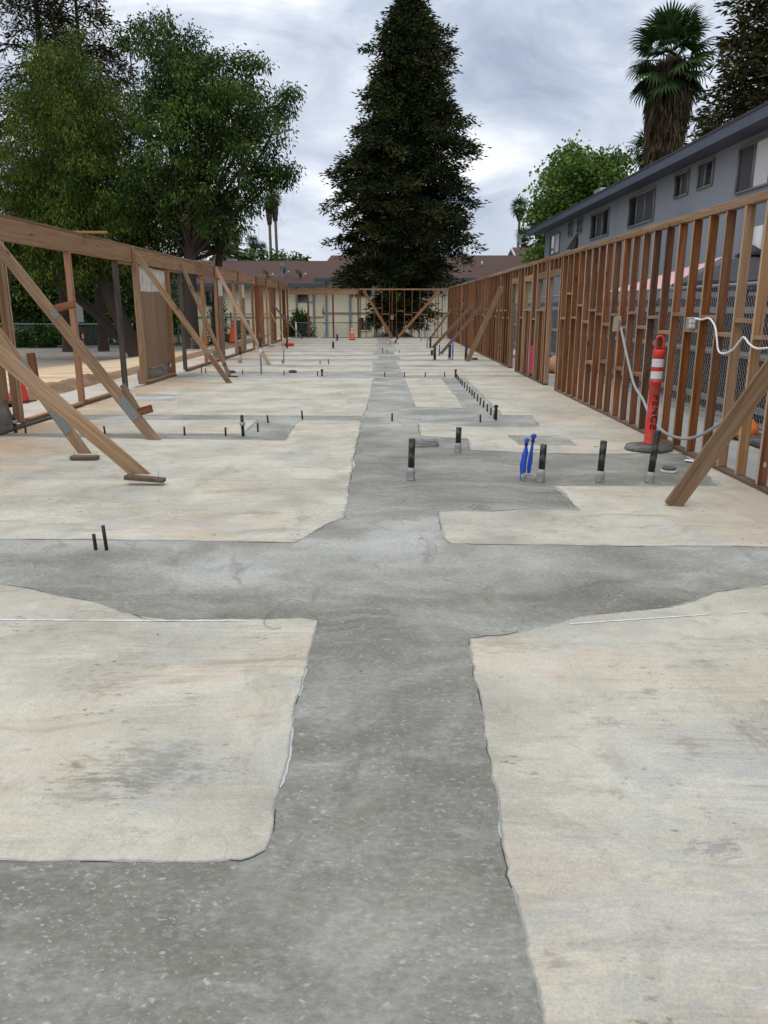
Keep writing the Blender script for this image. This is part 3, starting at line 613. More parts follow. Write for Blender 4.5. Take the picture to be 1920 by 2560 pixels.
for i, (k, pl) in enumerate(ISLANDS.items()):
    if not k.startswith('patch'): section([(max(x, -4.94), y) if x < -4.9 else (x, y) for x, y in pl], i * 3)
BANDS = [(19.65, 21.25), (21.95, 23.5), (24.4, 26.0), (26.7, 28.6), (29.2, 30.2), (30.9, 32.4), (33.3, 34.9), (35.6, 37.3), (38.0, 39.9), (40.5, 41.3)]
for i, (a, b) in enumerate(BANDS):
    j = rnd.uniform(-.12, .12)
    section([(-4.94, a), (-.24 + j, a + .03), (-.23 + j, b), (-4.94, b - .05)], 60 + i, crack=i < 2, rough=2.2)
    section([(.46 + j, a - .1), (3.44, a), (3.44, b + .1), (.45 + j, b)], 80 + i, crack=i < 2, rough=2.2)
section([(.47, 18.55), (3.44, 18.6), (3.44, 19.45), (.45, 19.35)], 99, rough=2)
for i, k in enumerate(('patch_skim', 'patch_skim2')):
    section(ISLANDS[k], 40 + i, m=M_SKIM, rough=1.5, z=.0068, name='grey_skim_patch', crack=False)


def strip(name, pts, w, m, z, parent, **pr):
    V, F = [], []
    for i, (x, y) in enumerate(pts):
        ww = w * (1 + .35 * mnoise.noise((x * 8, y * 8, 2)))
        V += [(x, y - ww / 2, z), (x, y + ww / 2, z)]
        if i and mnoise.noise((x * 5, y * 3, 7)) > -.42: F.append((2 * i - 2, 2 * i - 1, 2 * i + 1, 2 * i))
    return mobj(name, pydata(name, V, F), m, parent, **pr)


strip('chalk_line', [(-2.6 + i * .03, 3.722 - .025 * (i / 66)) for i in range(64)], .016, M_CHALK, .006, slab)
strip('chalk_line', [(.95 + i * .03, 3.66 + .15 * (i / 30)) for i in range(34)], .012, M_CHALK, .006, slab)

# ------------------------------------------------------------------ right stud wall
RW = thing('stud_wall', 'long bare stud wall of orange brown timber along the grey building', 'stud wall', (3.365, 23.2, 0))
XR = 3.365                                                     # middle of the 90 mm deep wall
DOORS = [(15.16, 16.10), (19.88, 20.72)]
WINS = [(16.45, 17.32), (18.02, 18.92)]
for a, b in ((4.9, DOORS[0][0] - .02), (DOORS[0][1] + .05, DOORS[1][0] - .02), (DOORS[1][1] + .02, 41.30)):
    k = max(1, round((b - a) / 4.5))
    for i in range(k):
        p, q = a + (b - a) * i / k, a + (b - a) * (i + 1) / k - .004
        box('sole_plate', (XR + rnd.uniform(-.004, .004), (p + q) / 2, .021), (.092, q - p, .038), M_BLOCK, RW, rz=rnd.uniform(-.0006, .0006))
for lay, z, sh in ((0, 2.495, 0), (1, 2.534, 1.9)):
    p = 4.9
    while p < 41.3:
        q = min(41.3, p + (4.1 if p > 5 else 4.1 - sh))
        box('top_plate', (XR + rnd.uniform(-.006, .006), (p + q) / 2, z), (.092, q - p - .004, .038), M_EDGE, RW, rz=rnd.uniform(-.0012, .0012)); p = q
ZB, ZT = .041, 2.475


_st = {}


def studmesh(dp, w, h, m):
    """a stud whose narrow faces, once under plasterboard, are paler than its sides"""
    key = (round(dp, 3), round(w, 3), round(h, 3), m.name)
    if key not in _st:
        me = boxmesh(dp, w, h, .0025, m).copy(); me.materials.append(M_STUDEDGE if w < .06 else m)
        for p in me.polygons:
            if abs(p.normal.x) > .9: p.material_index = 1
        _st[key] = me
    return _st[key]


def stud(y, x=XR, z0=ZB, z1=ZT, name='stud', m=M_STUD, par=RW, w=.038, dp=.089):
    tilt = rnd.uniform(-.005, .005)
    M = T(x + rnd.uniform(-.004, .004), y, (z0 + z1) / 2) @ Matrix.Rotation(tilt, 4, 'X') @ Matrix.Rotation(rnd.uniform(-.03, .03), 4, 'Z')
    return mobj(name, studmesh(dp, w, z1 - z0 - .003, m), m, par, M)


def inside(y, spans, pad=.0): return any(a - pad < y < b + pad for a, b in spans)


ys = []
y = 7.53 - .412 * 6
while y < 41.2:
    if not inside(y, DOORS + WINS, .05): ys.append(y)
    elif inside(y, WINS): stud(y, z0=ZB, z1=1.49, name='cripple_stud')
    if inside(y, DOORS + WINS, -.03): stud(y, z0=2.285, name='cripple_stud')
    y += .412
M_DARKSTUD = wood('dark_stained_stud', (.05, .02, .008), (.105, .042, .016), (.17, .075, .03), (.09, .06, .04), .5)
for y in ys: stud(y, m=rnd.choice((M_STUD,) * 12 + (M_POST,) * 1 + (M_DARKSTUD,) * 3))
for a, b in DOORS + WINS:
    for s, yy in ((-1, a), (1, b)):
        stud(yy + s * .022, z1=2.14 if not inside(yy, WINS) else 2.14, name='jack_stud', m=M_BRACE); stud(yy + s * .063, name='king_stud')
    box('header', (XR, (a + b) / 2, 2.212), (.089, b - a + .09, .136), M_EDGE, RW)
for a, b in WINS: box('window_sill', (XR, (a + b) / 2, 1.51), (.089, b - a - .004, .038), M_EDGE, RW)
for y in (11.17 + .042, 22.95, 25.1, 27.0, 29.3, 31.4, 33.6, 35.8, 38.2, 40.3): stud(y)
allst = sorted(ys)
for i in range(len(allst) - 1):
    a, b = allst[i], allst[i + 1]
    if b - a > .5 or a > 41: continue
    z = (1.30, 1.475)[i % 2]
    if a < 6.5: z += .02
    if 12.2 < a < 15: z = (1.62, 1.40, 1.80, 1.52, 1.36)[i % 5]
    z += rnd.uniform(-.03, .03)
    if rnd.random() < .08: z -= .16
    box('fire_block', (XR + rnd.uniform(-.004, .004), (a + b) / 2, z), (.089, b - a - .043, .038), M_EDGE, RW, M=T(XR, (a + b) / 2, z) @ Matrix.Rotation(rnd.uniform(-.03, .03), 4, 'X'))
    if 9.9 < a < 12.6 and i % 2 == 0: box('fire_block', (XR, (a + b) / 2, .74 + rnd.uniform(-.04, .04)), (.089, b - a - .043, .05), M_EDGE, RW)
M_PINKPAINT = plain('pink_spray_paint', (.60, .05, .14), .7, .2, 30)
def nearest(y): return min(allst, key=lambda q: abs(q - y))
yy = nearest(17.7); box('paint_mark', (XR - .002, yy - .0215, .42), (.080, .002, .62), M_PINKPAINT, RW, bev=0)
M_REDRAG = plain('red_rag', (.45, .02, .02), .8, .15)
box('paint_mark', (XR - .0475, nearest(28.8), 1.5), (.002, .04, .55), M_REDRAG, RW, bev=0)

# ------------------------------------------------------------------ left wall: header beam on posts
LW = thing('post_and_beam_wall', 'open left wall of timber posts under one long header beam', 'framed wall', (-5.0, 23, 0))
XL = -5.0
joints = [4.9, 9.9, 15.85, 21.2, 23.4, 27.2, 31.0, 33.5, 37.6, 41.3]
for a, b in zip(joints, joints[1:]):
    box('header_beam', (XL + rnd.uniform(-.006, .006), (a + b) / 2, 2.56), (.089, b - a - .006, .285), M_POST, LW, rz=rnd.uniform(-.001, .001))
p = 4.9
while p < 41.2:
    q = min(41.3, p + 4.7); box('cap_plate', (XL, (p + q) / 2, 2.725), (.098, q - p - .005, .038), M_EDGE, LW, rz=rnd.uniform(-.001, .001)); p = q
def post(y, x=XL, z0=.045, z1=2.416, w=.088, dp=.088, m=M_POST, name='post'): return stud(y, x, z0, z1, name, m, LW, w, dp)
for y, w, m in ((6.3, .088, M_POST), (8.3, .088, M_POST), (10.48, .088, M_POST), (10.58, .038, M_POST), (12.78, .088, M_POST), (15.0, .088, M_OLDWOOD), (16.12, .038, M_POST), (16.17, .038, M_POST), (16.24, .088, M_POST), (18.55, .088, M_POST),
                (19.65, .088, M_OLDWOOD), (22.05, .088, M_POST), (23.75, .038, M_POST), (23.86, .088, M_STUD), (26.6, .088, M_POST), (27.9, .088, M_POST), (30.3, .088, M_POST), (31.1, .088, M_STUD), (34.0, .088, M_POST), (35.0, .088, M_POST),
                (38.4, .088, M_POST), (39.5, .038, M_STUD), (40.1, .038, M_STUD), (41.25, .088, M_POST)):
    post(y, w=w, m=m)
for y in (31.9, 32.3, 32.7, 33.1, 36.0, 36.4, 36.8): post(y, x=XL - .05, w=.038, m=M_STUD)
# short sill pieces under the beam between posts, and lapped scab strips over the joints
for a, b in ((15.05, 16.1), (18.6, 19.6), (26.65, 27.85), (30.35, 31.05), (34.05, 34.95)):
    box('cripple_plate', (XL, (a + b) / 2, 2.39), (.089, b - a - .01, .038), M_EDGE, LW)
for y, z0, z1 in ((9.98, 2.40, 2.71), (15.92, 2.32, 2.73), (23.4, 2.42, 2.735), (27.2, 2.42, 2.735), (31.0, 2.36, 2.75), (33.5, 2.44, 2.73), (37.6, 2.42, 2.735)):
    box('scab_strip', (XL + .066, y, (z0 + z1) / 2), (.036, .075, z1 - z0), M_STUD if y > 20 else M_POST, LW)
# sole plates: two or three boards stacked and splitting
for a, b, k in ((4.9, 8.2, 2), (8.3, 10.42, 1), (10.64, 12.72, 2), (12.84, 14.4, 2), (16.3, 18.5, 2), (19.7, 22.0, 2), (22.1, 23.7, 2), (23.95, 26.5, 2), (26.8, 27.85, 3), (27.96, 30.2, 2), (31.2, 33.9, 2), (35.1, 38.3, 2)):
    for j in range(k):
        aa, bb = a + rnd.uniform(0, .12) * j, b - rnd.uniform(0, .12) * j
        box('sole_plate', (XL + .02 + rnd.uniform(-.02, .02), (aa + bb) / 2, .0185 + .037 * j + .003), (.089, bb - aa, .035), M_BLOCK if j == 0 else M_POST, LW, rz=rnd.uniform(-.008, .008))
board('sole_plate', (-4.90, 9.0, .02), (-4.86, 11.9, .02), .09, .036, M_OLDWOOD, LW, side=(0, 0, 1))
M_STUB = plain('old_stem_wall', (.23, .20, .165), .95, .35, 9, dirt=(.15, .11, .08), dfac=.8, dscale=4)
# broken-off plywood on the outer face, white primer near the top, over stubs of the old stem wall
for a, b, z0 in ((9.0, 10.40, .37), (16.6, 18.5, .30), (23.95, 25.0, .30), (28.0, 28.9, .30)):
    for j, (p, q) in enumerate(((a, (a + b) / 2 - .004), ((a + b) / 2 + .004, b))):
        sh = box('plywood_panel', (XL - .053, (p + q) / 2, (z0 + 2.40) / 2), (.012, q - p, 2.40 - z0), M_PLY, LW, bev=.001)
        if a > 16: box('primer_patch', (XL - .0455, (p + q) / 2, 2.14), (.002, q - p - .003, .5 - .03 * j), M_WHITEWASH, sh, bev=0)
    V, F = [], []
    bm = bmesh.new(); bmesh.ops.create_cube(bm, size=1); bmesh.ops.subdivide_edges(bm, edges=bm.edges[:], cuts=5, use_grid_fill=True)
    for v in bm.verts:
        c = Vector((v.co.x * .16, v.co.y * (b - a + .1), v.co.z * (z0 + .0)))
        v.co = c + Vector([mnoise.noise((c.x * 7 + k * 9, c.y * 5, c.z * 8)) * .03 for k in range(3)])
    me = bpy.data.meshes.new('stem_wall_stub'); bm.to_mesh(me); bm.free()
    mobj('stem_wall_stub', me, M_STUB, LW, T(XL - .15, (a + b) / 2, z0 / 2 - .01))

# ------------------------------------------------------------------ back wall
BW = thing('stud_wall', 'far end wall with open bays at its left and thin studs at its right', 'stud wall', (-.8, 41.4, 0)); YB = 41.40
box('header_beam', (-3.1, YB, 2.30), (3.6, .089, .19), M_POST, BW); box('top_plate', (-3.1, YB, 2.425), (3.6, .089, .038), M_EDGE, BW); box('top_plate', (-3.1, YB, 2.464), (3.62, .092, .038), M_EDGE, BW)
box('top_plate', (.28, YB, 2.44), (3.1, .089, .038), M_EDGE, BW); box('top_plate', (2.58, YB, 2.43), (1.45, .089, .038), M_EDGE, BW); box('top_plate', (1.0, YB, 2.479), (4.6, .092, .038), M_EDGE, BW)
for a, b in ((-4.9, -3.5), (-3.3, -1.0), (-.98, 1.4), (1.42, 3.3)): box('sole_plate', ((a + b) / 2, YB, .021), (b - a, .089, .038), M_BLOCK, BW)
def bstud(x, w, z0=.041, z1=2.42, name='stud'): return mobj(name, boxmesh(w, .089, z1 - z0 - .002, .002, M_STUD), M_STUD, BW, T(x, YB, (z0 + z1) / 2) @ Matrix.Rotation(rnd.uniform(-.004, .004), 4, 'Y'))
bx = []
for u in (901.6, 915.4, 935.7, 954.9, 973.7, 980.3, 990.9, 1011, 1030, 1049.7, 1069.3, 1088, 1095, 1105, 1120):
    bx.append((u - 960) * .02085); bstud(bx[-1], .04)
for x in (-1.36, -1.30): bstud(x, .05)
for x in (-3.94, -2.65): bstud(x, .09, z1=2.205, name='post')
for i, z in ((1, 1.32), (2, 1.52), (3, 1.23), (5, 1.18), (6, 1.38), (7, 1.2), (8, 1.3), (9, 1.2), (10, 1.0), (12, 1.1), (13, 1.24)):
    box('fire_block', ((bx[i] + bx[i + 1]) / 2, YB, z), (bx[i + 1] - bx[i] - .043, .089, .038), M_EDGE, BW)
for x in (.42, 2.73): box('gusset_block', (x, YB - .06, 1.05), (.16, .02, .22), M_PLY, BW)
board('diagonal_strut', (-1.05, YB - .066, 2.40), (.42, YB - .066, .06), .14, .038, M_POST, BW)
board('diagonal_strut', (2.85, YB - .066, 2.40), (.75, YB - .066, .06), .14, .038, M_POST, BW)
box('loose_board', (-3.0, YB - .02, 2.502), (1.5, .09, .035), M_EDGE, None, label='loose plank lying flat on top of the far end wall', category='board')

# ------------------------------------------------------------------ diagonal braces
GB = 'diagonal braces propping the walls'


def brace(p0, p1, w, t, label, side=(0, 1, 0), m=M_BRACE, trim=True, group=GB):
    """p0 foot on the slab"""
    c = Vector(p0); r = thing('diagonal_brace', label, 'brace', c, group)
    M, Ls = along(p0, p1, side)
    bm = bmesh.new(); bmesh.ops.create_cube(bm, size=1)
    for v in bm.verts: v.co = Vector((v.co.x * w, v.co.y * t, v.co.z * Ls))
    if trim:        # foot cut to sit flat on the floor
        d = (Vector(p1) - Vector(p0)).normalized(); xw = M.to_3x3() @ Vector((1, 0, 0))
        for v in bm.verts:
            if v.co.z < 0:
                off = v.co.x * xw.z; v.co.z -= (off) / d.z
    bmesh.ops.bevel(bm, geom=bm.edges[:], offset=.003, segments=1, affect='EDGES')
    me = bpy.data.meshes.new('plank'); bm.to_mesh(me); bm.free()
    mobj('plank', me, m, r, M)
    return r, M, Ls


def plate(r, M, z, x, w, h, y): return box('nail_plate', None, (w, .003, h), M_PLATE, r, bev=0, M=M @ T(x, y, z))


r, M, Ls = brace((-2.27, 7.0, .075), (-4.93, 7.05, 2.55), .138, .04, 'big foreground brace from the left edge down to a tilted wood block', trim=True)
r, M, Ls = brace((-3.22, 8.17, .05), (-4.93, 8.5, 2.55), .115, .04, 'brace half hidden behind the big foreground brace with grey plates')
sgn = -1
plate(r, M, -Ls / 2 + .42, 0, .085, .30, -.0225)
plate(r, M, -Ls / 2 + 1.05, .03, .10, .24, -.0225)
box('scab_board', None, (.085, .037, .34), M_STUD, r, M=M @ T(.085, -.001, -Ls / 2 + 1.02) @ Matrix.Rotation(.5, 4, 'Y'))
r, M, Ls = brace((-2.81, 9.33, 0), (-4.93, 10.15, 2.45), .135, .04, 'brace with perforated plate and nailed scab boards near its foot')
plate(r, M, -Ls / 2 + .50, .0, .11, .34, -.0225)
box('scab_board', None, (.075, .038, .36), M_BLOCK, r, M=M @ T(.10, .002, -Ls / 2 + .60) @ Matrix.Rotation(.15, 4, 'Y'))
box('scab_board', None, (.22, .038, .09), M_STUD, r, M=M @ T(.13, .002, -Ls / 2 + .36) @ Matrix.Rotation(.45, 4, 'Y'))
plate(r, M, .33, .03, .09, .11, -.0225)
box('scab_board', None, (.30, .037, .085), M_STUD, r, M=M @ T(.17, .002, .33) @ Matrix.Rotation(.5, 4, 'Y'))
r, M, Ls = brace((-3.3, 16.6, 0), (-4.91, 15.95, 2.60), .11, .04, 'split ended brace crossing in front of the plywood panel')
box('scab_board', None, (.09, .036, .62), M_BRACE, r, M=M @ T(.015, -.039, -Ls / 2 + .42))
r, M, Ls = brace((-3.62, 18.2, .035), (-4.91, 19.55, 2.58), .09, .038, 'doubled brace of two lapped boards standing on a thin pad')
box('scab_board', None, (.085, .037, 2.0), M_EDGE, r, M=M @ T(.02, -.038, -.3))
brace((-3.22, 21.9, 0), (-4.91, 23.5, 2.66), .10, .038, 'brace from the left beam crossing in front of three posts')
brace((-4.2, 40.7, 0), (-4.91, 34.9, 1.72), .10, .038, 'low brace in the far left corner beside the green bush', side=(1, 0, 0), trim=False)
brace((2.36, 6.1, 0), (3.30, 5.55, 2.05), .138, .04, 'thick brace with pointed foot at the right edge by the delineator', side=(.15, 1, 0), trim=False)
brace((2.5, 23.5, 0), (3.30, 22.4, 2.12), .14, .04, 'widest far brace on the right wall beside a black pipe', trim=True)
brace((1.95, 27.1, 0), (3.30, 25.9, 1.75), .10, .038, 'pale brace rising behind the blue wrapped pipe on the right')
brace((1.96, 31.6, 0), (3.30, 30.4, 1.56), .12, .038, 'brace on the right wall with its foot behind black pipes')
brace((3.29, 36.8, .05), (3.29, 32.9, 1.72), .07, .036, 'thin strut lying along the face of the right stud wall', side=(1, 0, 0), trim=False)
brace((2.25, 39.2, 0), (3.30, 39.0, 1.46), .10, .038, 'farthest right brace just before the end wall')

# ------------------------------------------------------------------ loose timber
def block(c, s, rz, label, rx=0, ry=0, m=M_BLOCK, name='wood_block'):
    o = box(name, c, s, m, M=T(*c) @ Matrix.Rotation(rz, 4, 'Z') @ Matrix.Rotation(ry, 4, 'Y') @ Matrix.Rotation(rx, 4, 'X'), bev=.004)
    return prop(o, label, 'wood block')


b1 = block((-2.18, 6.86, .062), (.36, .09, .038), .0, 'tilted wood block with bent nails under the foreground brace', ry=.09)
b2 = block((-3.18, 8.05, .030), (.29, .09, .038), .05, 'grey wood block under the half hidden second brace', ry=.0)
for o, base in ((b1, (-2.18, 6.86, .062)), (b2, (-3.18, 8.05, .030))):
    for dx in (-.10, .13):
        V = [(base[0] + dx, base[1] - .02, base[2] + .01), (base[0] + dx, base[1] - .02, base[2] + .045), (base[0] + dx + .012, base[1] - .025, base[2] + .07)]
        tubes('nail', [(V, .0025)], M_PIN, o, 4)
block((-3.55, 18.12, .018), (.30, .09, .022), .1, 'thin wood pad under the doubled brace foot', m=M_OLDWOOD)
block((2.40, 3.56, .05), (.16, .09, .085), .6, 'brown wood chunk on the slab at the right edge', m=M_STUD)
block((-4.95, 13.45, 2.765), (.75, .09, .036), .06, 'loose board lying across the top of the near left beam', m=M_POST, name='loose_board')
block((-4.95, 21.7, 2.765), (.62, .09, .036), -.05, 'short loose board on the left beam before the second brace', m=M_POST, name='loose_board')
block((-4.62, 31.4, 2.768), (.95, .09, .036), .03, 'loose board sticking out from the far left beam below a dish', m=M_POST, name='loose_board')

for X, Y, a, lb in ((3.18, 5.75, .3, 'white paper scrap by the right sole plate near the corner'), (3.22, 7.95, .9, 'torn pale paper scrap beside the delineator base')):
    g_ = [(X + .085 * math.cos(k * 1.05 + a) * (1 + .3 * math.sin(k * 2.7)), Y + .06 * math.sin(k * 1.05 + a) * (1 + .3 * math.cos(k * 3.1)), .011 + .012 * (k % 2)) for k in range(6)]
    prop(mobj('paper_scrap', pydata('paper_scrap', g_ + [(X, Y, .022)], [(k, (k + 1) % 6, 6) for k in range(6)]), M_WHITECABLE), lb, 'paper')
# ------------------------------------------------------------------ pipes and stubs through the slab
def upright(name, X, Y, top, r, m, label, cat, group, collar=None, lean=None, cap=None, n=14):
    t = thing(name, label, cat, (X, Y, 0), group)
    ax, ay = lean if lean else (rnd.uniform(-.03, .03), rnd.uniform(-.02, .02))
    Mx = T(X, Y, 0) @ Matrix.Rotation(ay, 4, 'X') @ Matrix.Rotation(ax, 4, 'Y')
    z0 = 0
    if collar:
        me = lathe('cement_collar', [(r * 1.42, 0), (r * 1.25, collar * .12), (r * 1.24, collar * .4), (r * 1.21, collar * .75), (r * 1.17, collar)], 16)
        for v in me.vertices: v.co += Vector([mnoise.noise((v.co.x * 40 + X, v.co.y * 40, v.co.z * 30 + k * 5)) * .011 for k in range(3)])
        mobj('cement_collar', me, M_MORTAR, t, Mx)
        me = lathe('tape_wrap', [(r * 1.12, collar * .9), (r * 1.10, collar * 1.18 + .004)], 14, cap=False)
        mobj('tape_wrap', me, M_SMEAR, t, Mx)
    mobj('pipe', lathe('pipe', [(r, z0), (r, top - .004), (r * .93, top), (r * .8, top), (r * .8, top - .03)], n), m, t, Mx)
    if cap: mobj('cap', lathe('cap', [(r * 1.35, top - cap), (r * 1.35, top - .003), (r * 1.15, top + .004)], n), m, t, Mx)
    return t, Mx


GA = 'black drain pipes standing out of the slab'
ABS_L = ['black pipe with cement collar in front of the low cement block', 'black pipe behind the low cement block with a ragged collar', 'black pipe beside the two near blue wrapped stubs', 'black pipe between the blue stubs and the tall leaning pipe',
         'tallest near black pipe, leaning in front of the orange delineator', 'short black pipe alone on the far left slab near the orange cone', 'small black pipe beside the thin rod left of the cone', 'black pipe in front of the red broom head',
         'black pipe at the end wall right of the grey strip', 'stubby capped pipe at the far end of the grey strip', 'black pipe at the foot of the third right brace', 'short thick black stub left of the taller far pipe', 'black pipe left of the far short blue stub',
         'black pipe right beside the far tall blue stub', 'black pipe next to the widest far right brace', 'black pipe with a coupling beside the nearest left post', 'thin black pipe with a coupling in the left grey strip', 'small round headed pipe in the middle of the left slab', 'grey and black pipe among the left posts']
LEANS = {2: (.03, 0), 3: (.035, 0), 4: (.075, -.02)}
for i, (X, Y, top) in enumerate(ABS):
    near = i < 5
    r = .031 if near else (.021 if i in (15, 16, 17) else .042)
    t, Mx = upright('drain_pipe', X, Y, top, r, M_ABS, ABS_L[i], 'pipe', GA, collar=(.10, .085, .10, .09, .085)[i] if near else (.05 if i in (5, 6, 9, 13) else None), lean=LEANS.get(i))
    if i in (15, 16): mobj('coupling', lathe('coupling', [(.034, top * .52), (.036, top * .55), (.036, top * .64), (.034, top * .67)], 14), M_GALV, t, Mx)
    if i == 17: mobj('cap', lathe('cap', [(.03, top - .05), (.034, top - .03), (.026, top)], 14), M_ABS, t, Mx)
    if i == 18: mobj('grey_sleeve', lathe('grey_sleeve', [(.056, 0), (.056, .22)], 14), M_GREYPVC, t, Mx)
    if near and i: 
        tubes('wire_stub', [([(X - .035, Y, top * .86), (X - .075, Y - .01, top * .86)], .003)], M_PIN, t, 5)
lump = bmesh.new(); bmesh.ops.create_cube(lump, size=1); bmesh.ops.bevel(lump, geom=lump.edges[:], offset=.12, segments=3, affect='EDGES'); bmesh.ops.subdivide_edges(lump, edges=lump.edges[:], cuts=2, use_grid_fill=True)
for v in lump.verts:
    c = Vector((v.co.x * .33, v.co.y * .20, v.co.z * .10)); v.co = c + Vector([mnoise.noise((c.x * 19 + k * 7, c.y * 19, c.z * 23)) * .018 for k in range(3)])
me = bpy.data.meshes.new('cement_block'); lump.to_mesh(me); lump.free()
o = mobj('cement_block', me, M_MORTAR, None, T(.47, 8.93, .042) @ Matrix.Rotation(.03, 4, 'Z')); prop(o, 'low rectangular cement block beside a black pipe', 'cement block')
lump = bmesh.new(); bmesh.ops.create_cube(lump, size=1); bmesh.ops.bevel(lump, geom=lump.edges[:], offset=.1, segments=2, affect='EDGES'); bmesh.ops.subdivide_edges(lump, edges=lump.edges[:], cuts=2, use_grid_fill=True)
for v in lump.verts:
    c = Vector((v.co.x * .19, v.co.y * .10, v.co.z * .07)); v.co = c + Vector([mnoise.noise((c.x * 25 + k * 7, c.y * 25, c.z * 30)) * .014 for k in range(3)])
me = bpy.data.meshes.new('cement_lump'); lump.to_mesh(me); lump.free()
o = mobj('cement_lump', me, M_MORTAR, None, T(1.385, 7.06, .026)); prop(o, 'lump of cement between the near blue stubs and a pipe', 'cement lump')

BLUE_L = ['near blue wrapped stub, the shorter fatter one', 'near blue wrapped stub, the taller thin one', 'far short blue stub right of a black pipe', 'far tall blue stub in front of the pale brace']
for i, (X, Y, top) in enumerate(BLUE):
    t = thing('blue_wrapped_stub', BLUE_L[i], 'pipe stub', (X, Y, 0), 'water stubs wrapped in blue plastic')
    k = 1.0 if i < 2 else .9
    fat = (.028, .019, .022, .022)[i]; lx = (.028, .035, 0, 0)[i]
    prof = [(.018, 0), (fat * .75, .04), (fat * .95, top * .22), (fat * 1.05, top * .36), (fat, top * .5), (fat * .9, top * .62), (fat * .62, top * .73), (.013, top * .82), (.011, top * .85), (.020, top * .91), (.030, top * .96), (.012, top)]
    V, F, n = [], [], 11
    for r, z in prof:
        for j in range(n):
            a = 2 * math.pi * j / n; rr = r * (1 + .34 * mnoise.noise((math.cos(a) * 2.2, math.sin(a) * 2.2 + i * 9, z * 10)) + .26 * mnoise.noise((math.cos(a) * 5, math.sin(a) * 5 + i * 9, z * 9)))
            V.append((X + lx * z / top + rr * math.cos(a), Y + rr * math.sin(a) * .7, z))
    for a in range(len(prof) - 1):
        for j in range(n): F.append((a * n + j, a * n + (j + 1) % n, (a + 1) * n + (j + 1) % n, (a + 1) * n + j))
    mobj('plastic_wrap', bulk('plastic_wrap', V, F, False), M_BLUE, t)
    zz = top * .845; mobj('tie', lathe('tie', [(.017, zz - .01), (.018, zz + .01)], 10), M_BLACK, t, T(X + lx * .845, Y, 0))

ORD = ['first', 'second', 'third', 'fourth', 'fifth', 'sixth', 'seventh', 'eighth', 'ninth', 'tenth', 'eleventh', 'twelfth', 'thirteenth', 'fourteenth', 'fifteenth']
def pinmesh(h): return lathe('copper_stub', [(.0125, 0), (.0125, h - .003), (.009, h)], 8)
PM = {}
def pin(X, Y, h, label, group, r=1.0):
    key = round(h, 2)
    if key not in PM: PM[key] = pinmesh(h)
    o = mobj('copper_stub', PM[key], M_PIN, None, T(X, Y, 0) @ Matrix.Rotation(rnd.uniform(-.06, .06), 4, 'Y') @ Matrix.Rotation(rnd.uniform(-.05, .05), 4, 'X')); prop(o, label, 'pipe stub', group)
for i, (X, Y, h) in enumerate(reversed(ROW)): pin(X, Y, .115, 'thin dark stub, %s in the long row counted from its near capped pipe' % ORD[i], 'row of thin stubs in the grey strip')
for (X, Y, top), lb in zip(ROWPIPES, ('dark capped pipe at the far end of the row of stubs', 'dark capped pipe at the near end of the row of stubs')):
    upright('capped_pipe', X, Y, top, .022, M_PIN, lb, 'pipe', None, cap=.03)
PIN_L = ['lone thin stub in the middle of the central grey strip', 'thin stub just left of the near capped pipe', 'thin stub in the central strip level with the far capped pipe', 'stub at the edge of the strip beyond the long cream rectangle', 'middle stub above the long cream rectangle', 'thin stub just left of the far capped pipe',
         'thin stub in the left grey strip right of the second brace', 'thin stub right of the plated brace foot', 'thin stub just left of the coupled pipe in the left strip', 'thin stub beside the coupled pipe at the nearest post', 'shorter of two near stubs in the front left strip', 'taller of two near stubs in the front left strip',
         'thin stub just right of the coupled pipe in the left strip', 'thin stub behind the coupled pipe in the left strip', 'thin stub left of the corner where the left strip turns', 'thin stub left of the flat black disc', 'thin stub right of the doubled brace foot', 'thin stub just left of the round headed pipe', 'taller stub among the left sole plates', 'shorter stub beside the taller one at the left plates',
         'stub between the two leaning left braces', 'left one of two far stubs in the middle of the left slab', 'right one of two far stubs in the middle of the left slab', 'stub at the foot of the grey rod', 'left of three tiny stubs at the far strip end', 'middle of three tiny stubs at the far strip end', 'right of three tiny stubs at the far strip end', 'taller left stub of three across the far grey strip', 'short middle stub of three across the far grey strip', 'right stub of three across the far grey strip']
for (X, Y, h), lb in zip(PINS, PIN_L): pin(X, Y, min(.2, h), lb, 'thin stubs standing out of the slab')
CON_L = ['tall grey conduit with a black upper part by the left posts', 'tall grey rod left of the far broom', 'tall thin grey rod left of the orange cone', 'grey rod left of the third right brace', 'thin grey rod near the far right corner']
for i, ((X, Y, top), lb) in enumerate(zip(CONDUIT, CON_L)):
    t, Mx = upright('conduit', X, Y, top, .022, M_GREYPVC, lb, 'conduit', 'grey conduits rising from the slab', n=10)
    if i == 0: mobj('black_sleeve', lathe('black_sleeve', [(.036, top * .68), (.036, top + .01)], 12), M_ABS, t, Mx); mobj('coupling', lathe('coupling', [(.034, top * .45), (.034, top * .62)], 12), M_REFLECT, t, Mx)
t = thing('floor_cleanout', 'round floor cleanout with raised cap right of the leaning pipe', 'cleanout', (2.81, 7.44, 0))
mobj('ring', lathe('ring', [(.085, 0), (.08, .022), (.066, .026)], 20), M_SMEAR, t, T(2.81, 7.44, 0)); mobj('cap', lathe('cap', [(.066, .02), (.066, .048), (.058, .054)], 20), M_RUBBER, t, T(2.81, 7.44, 0))
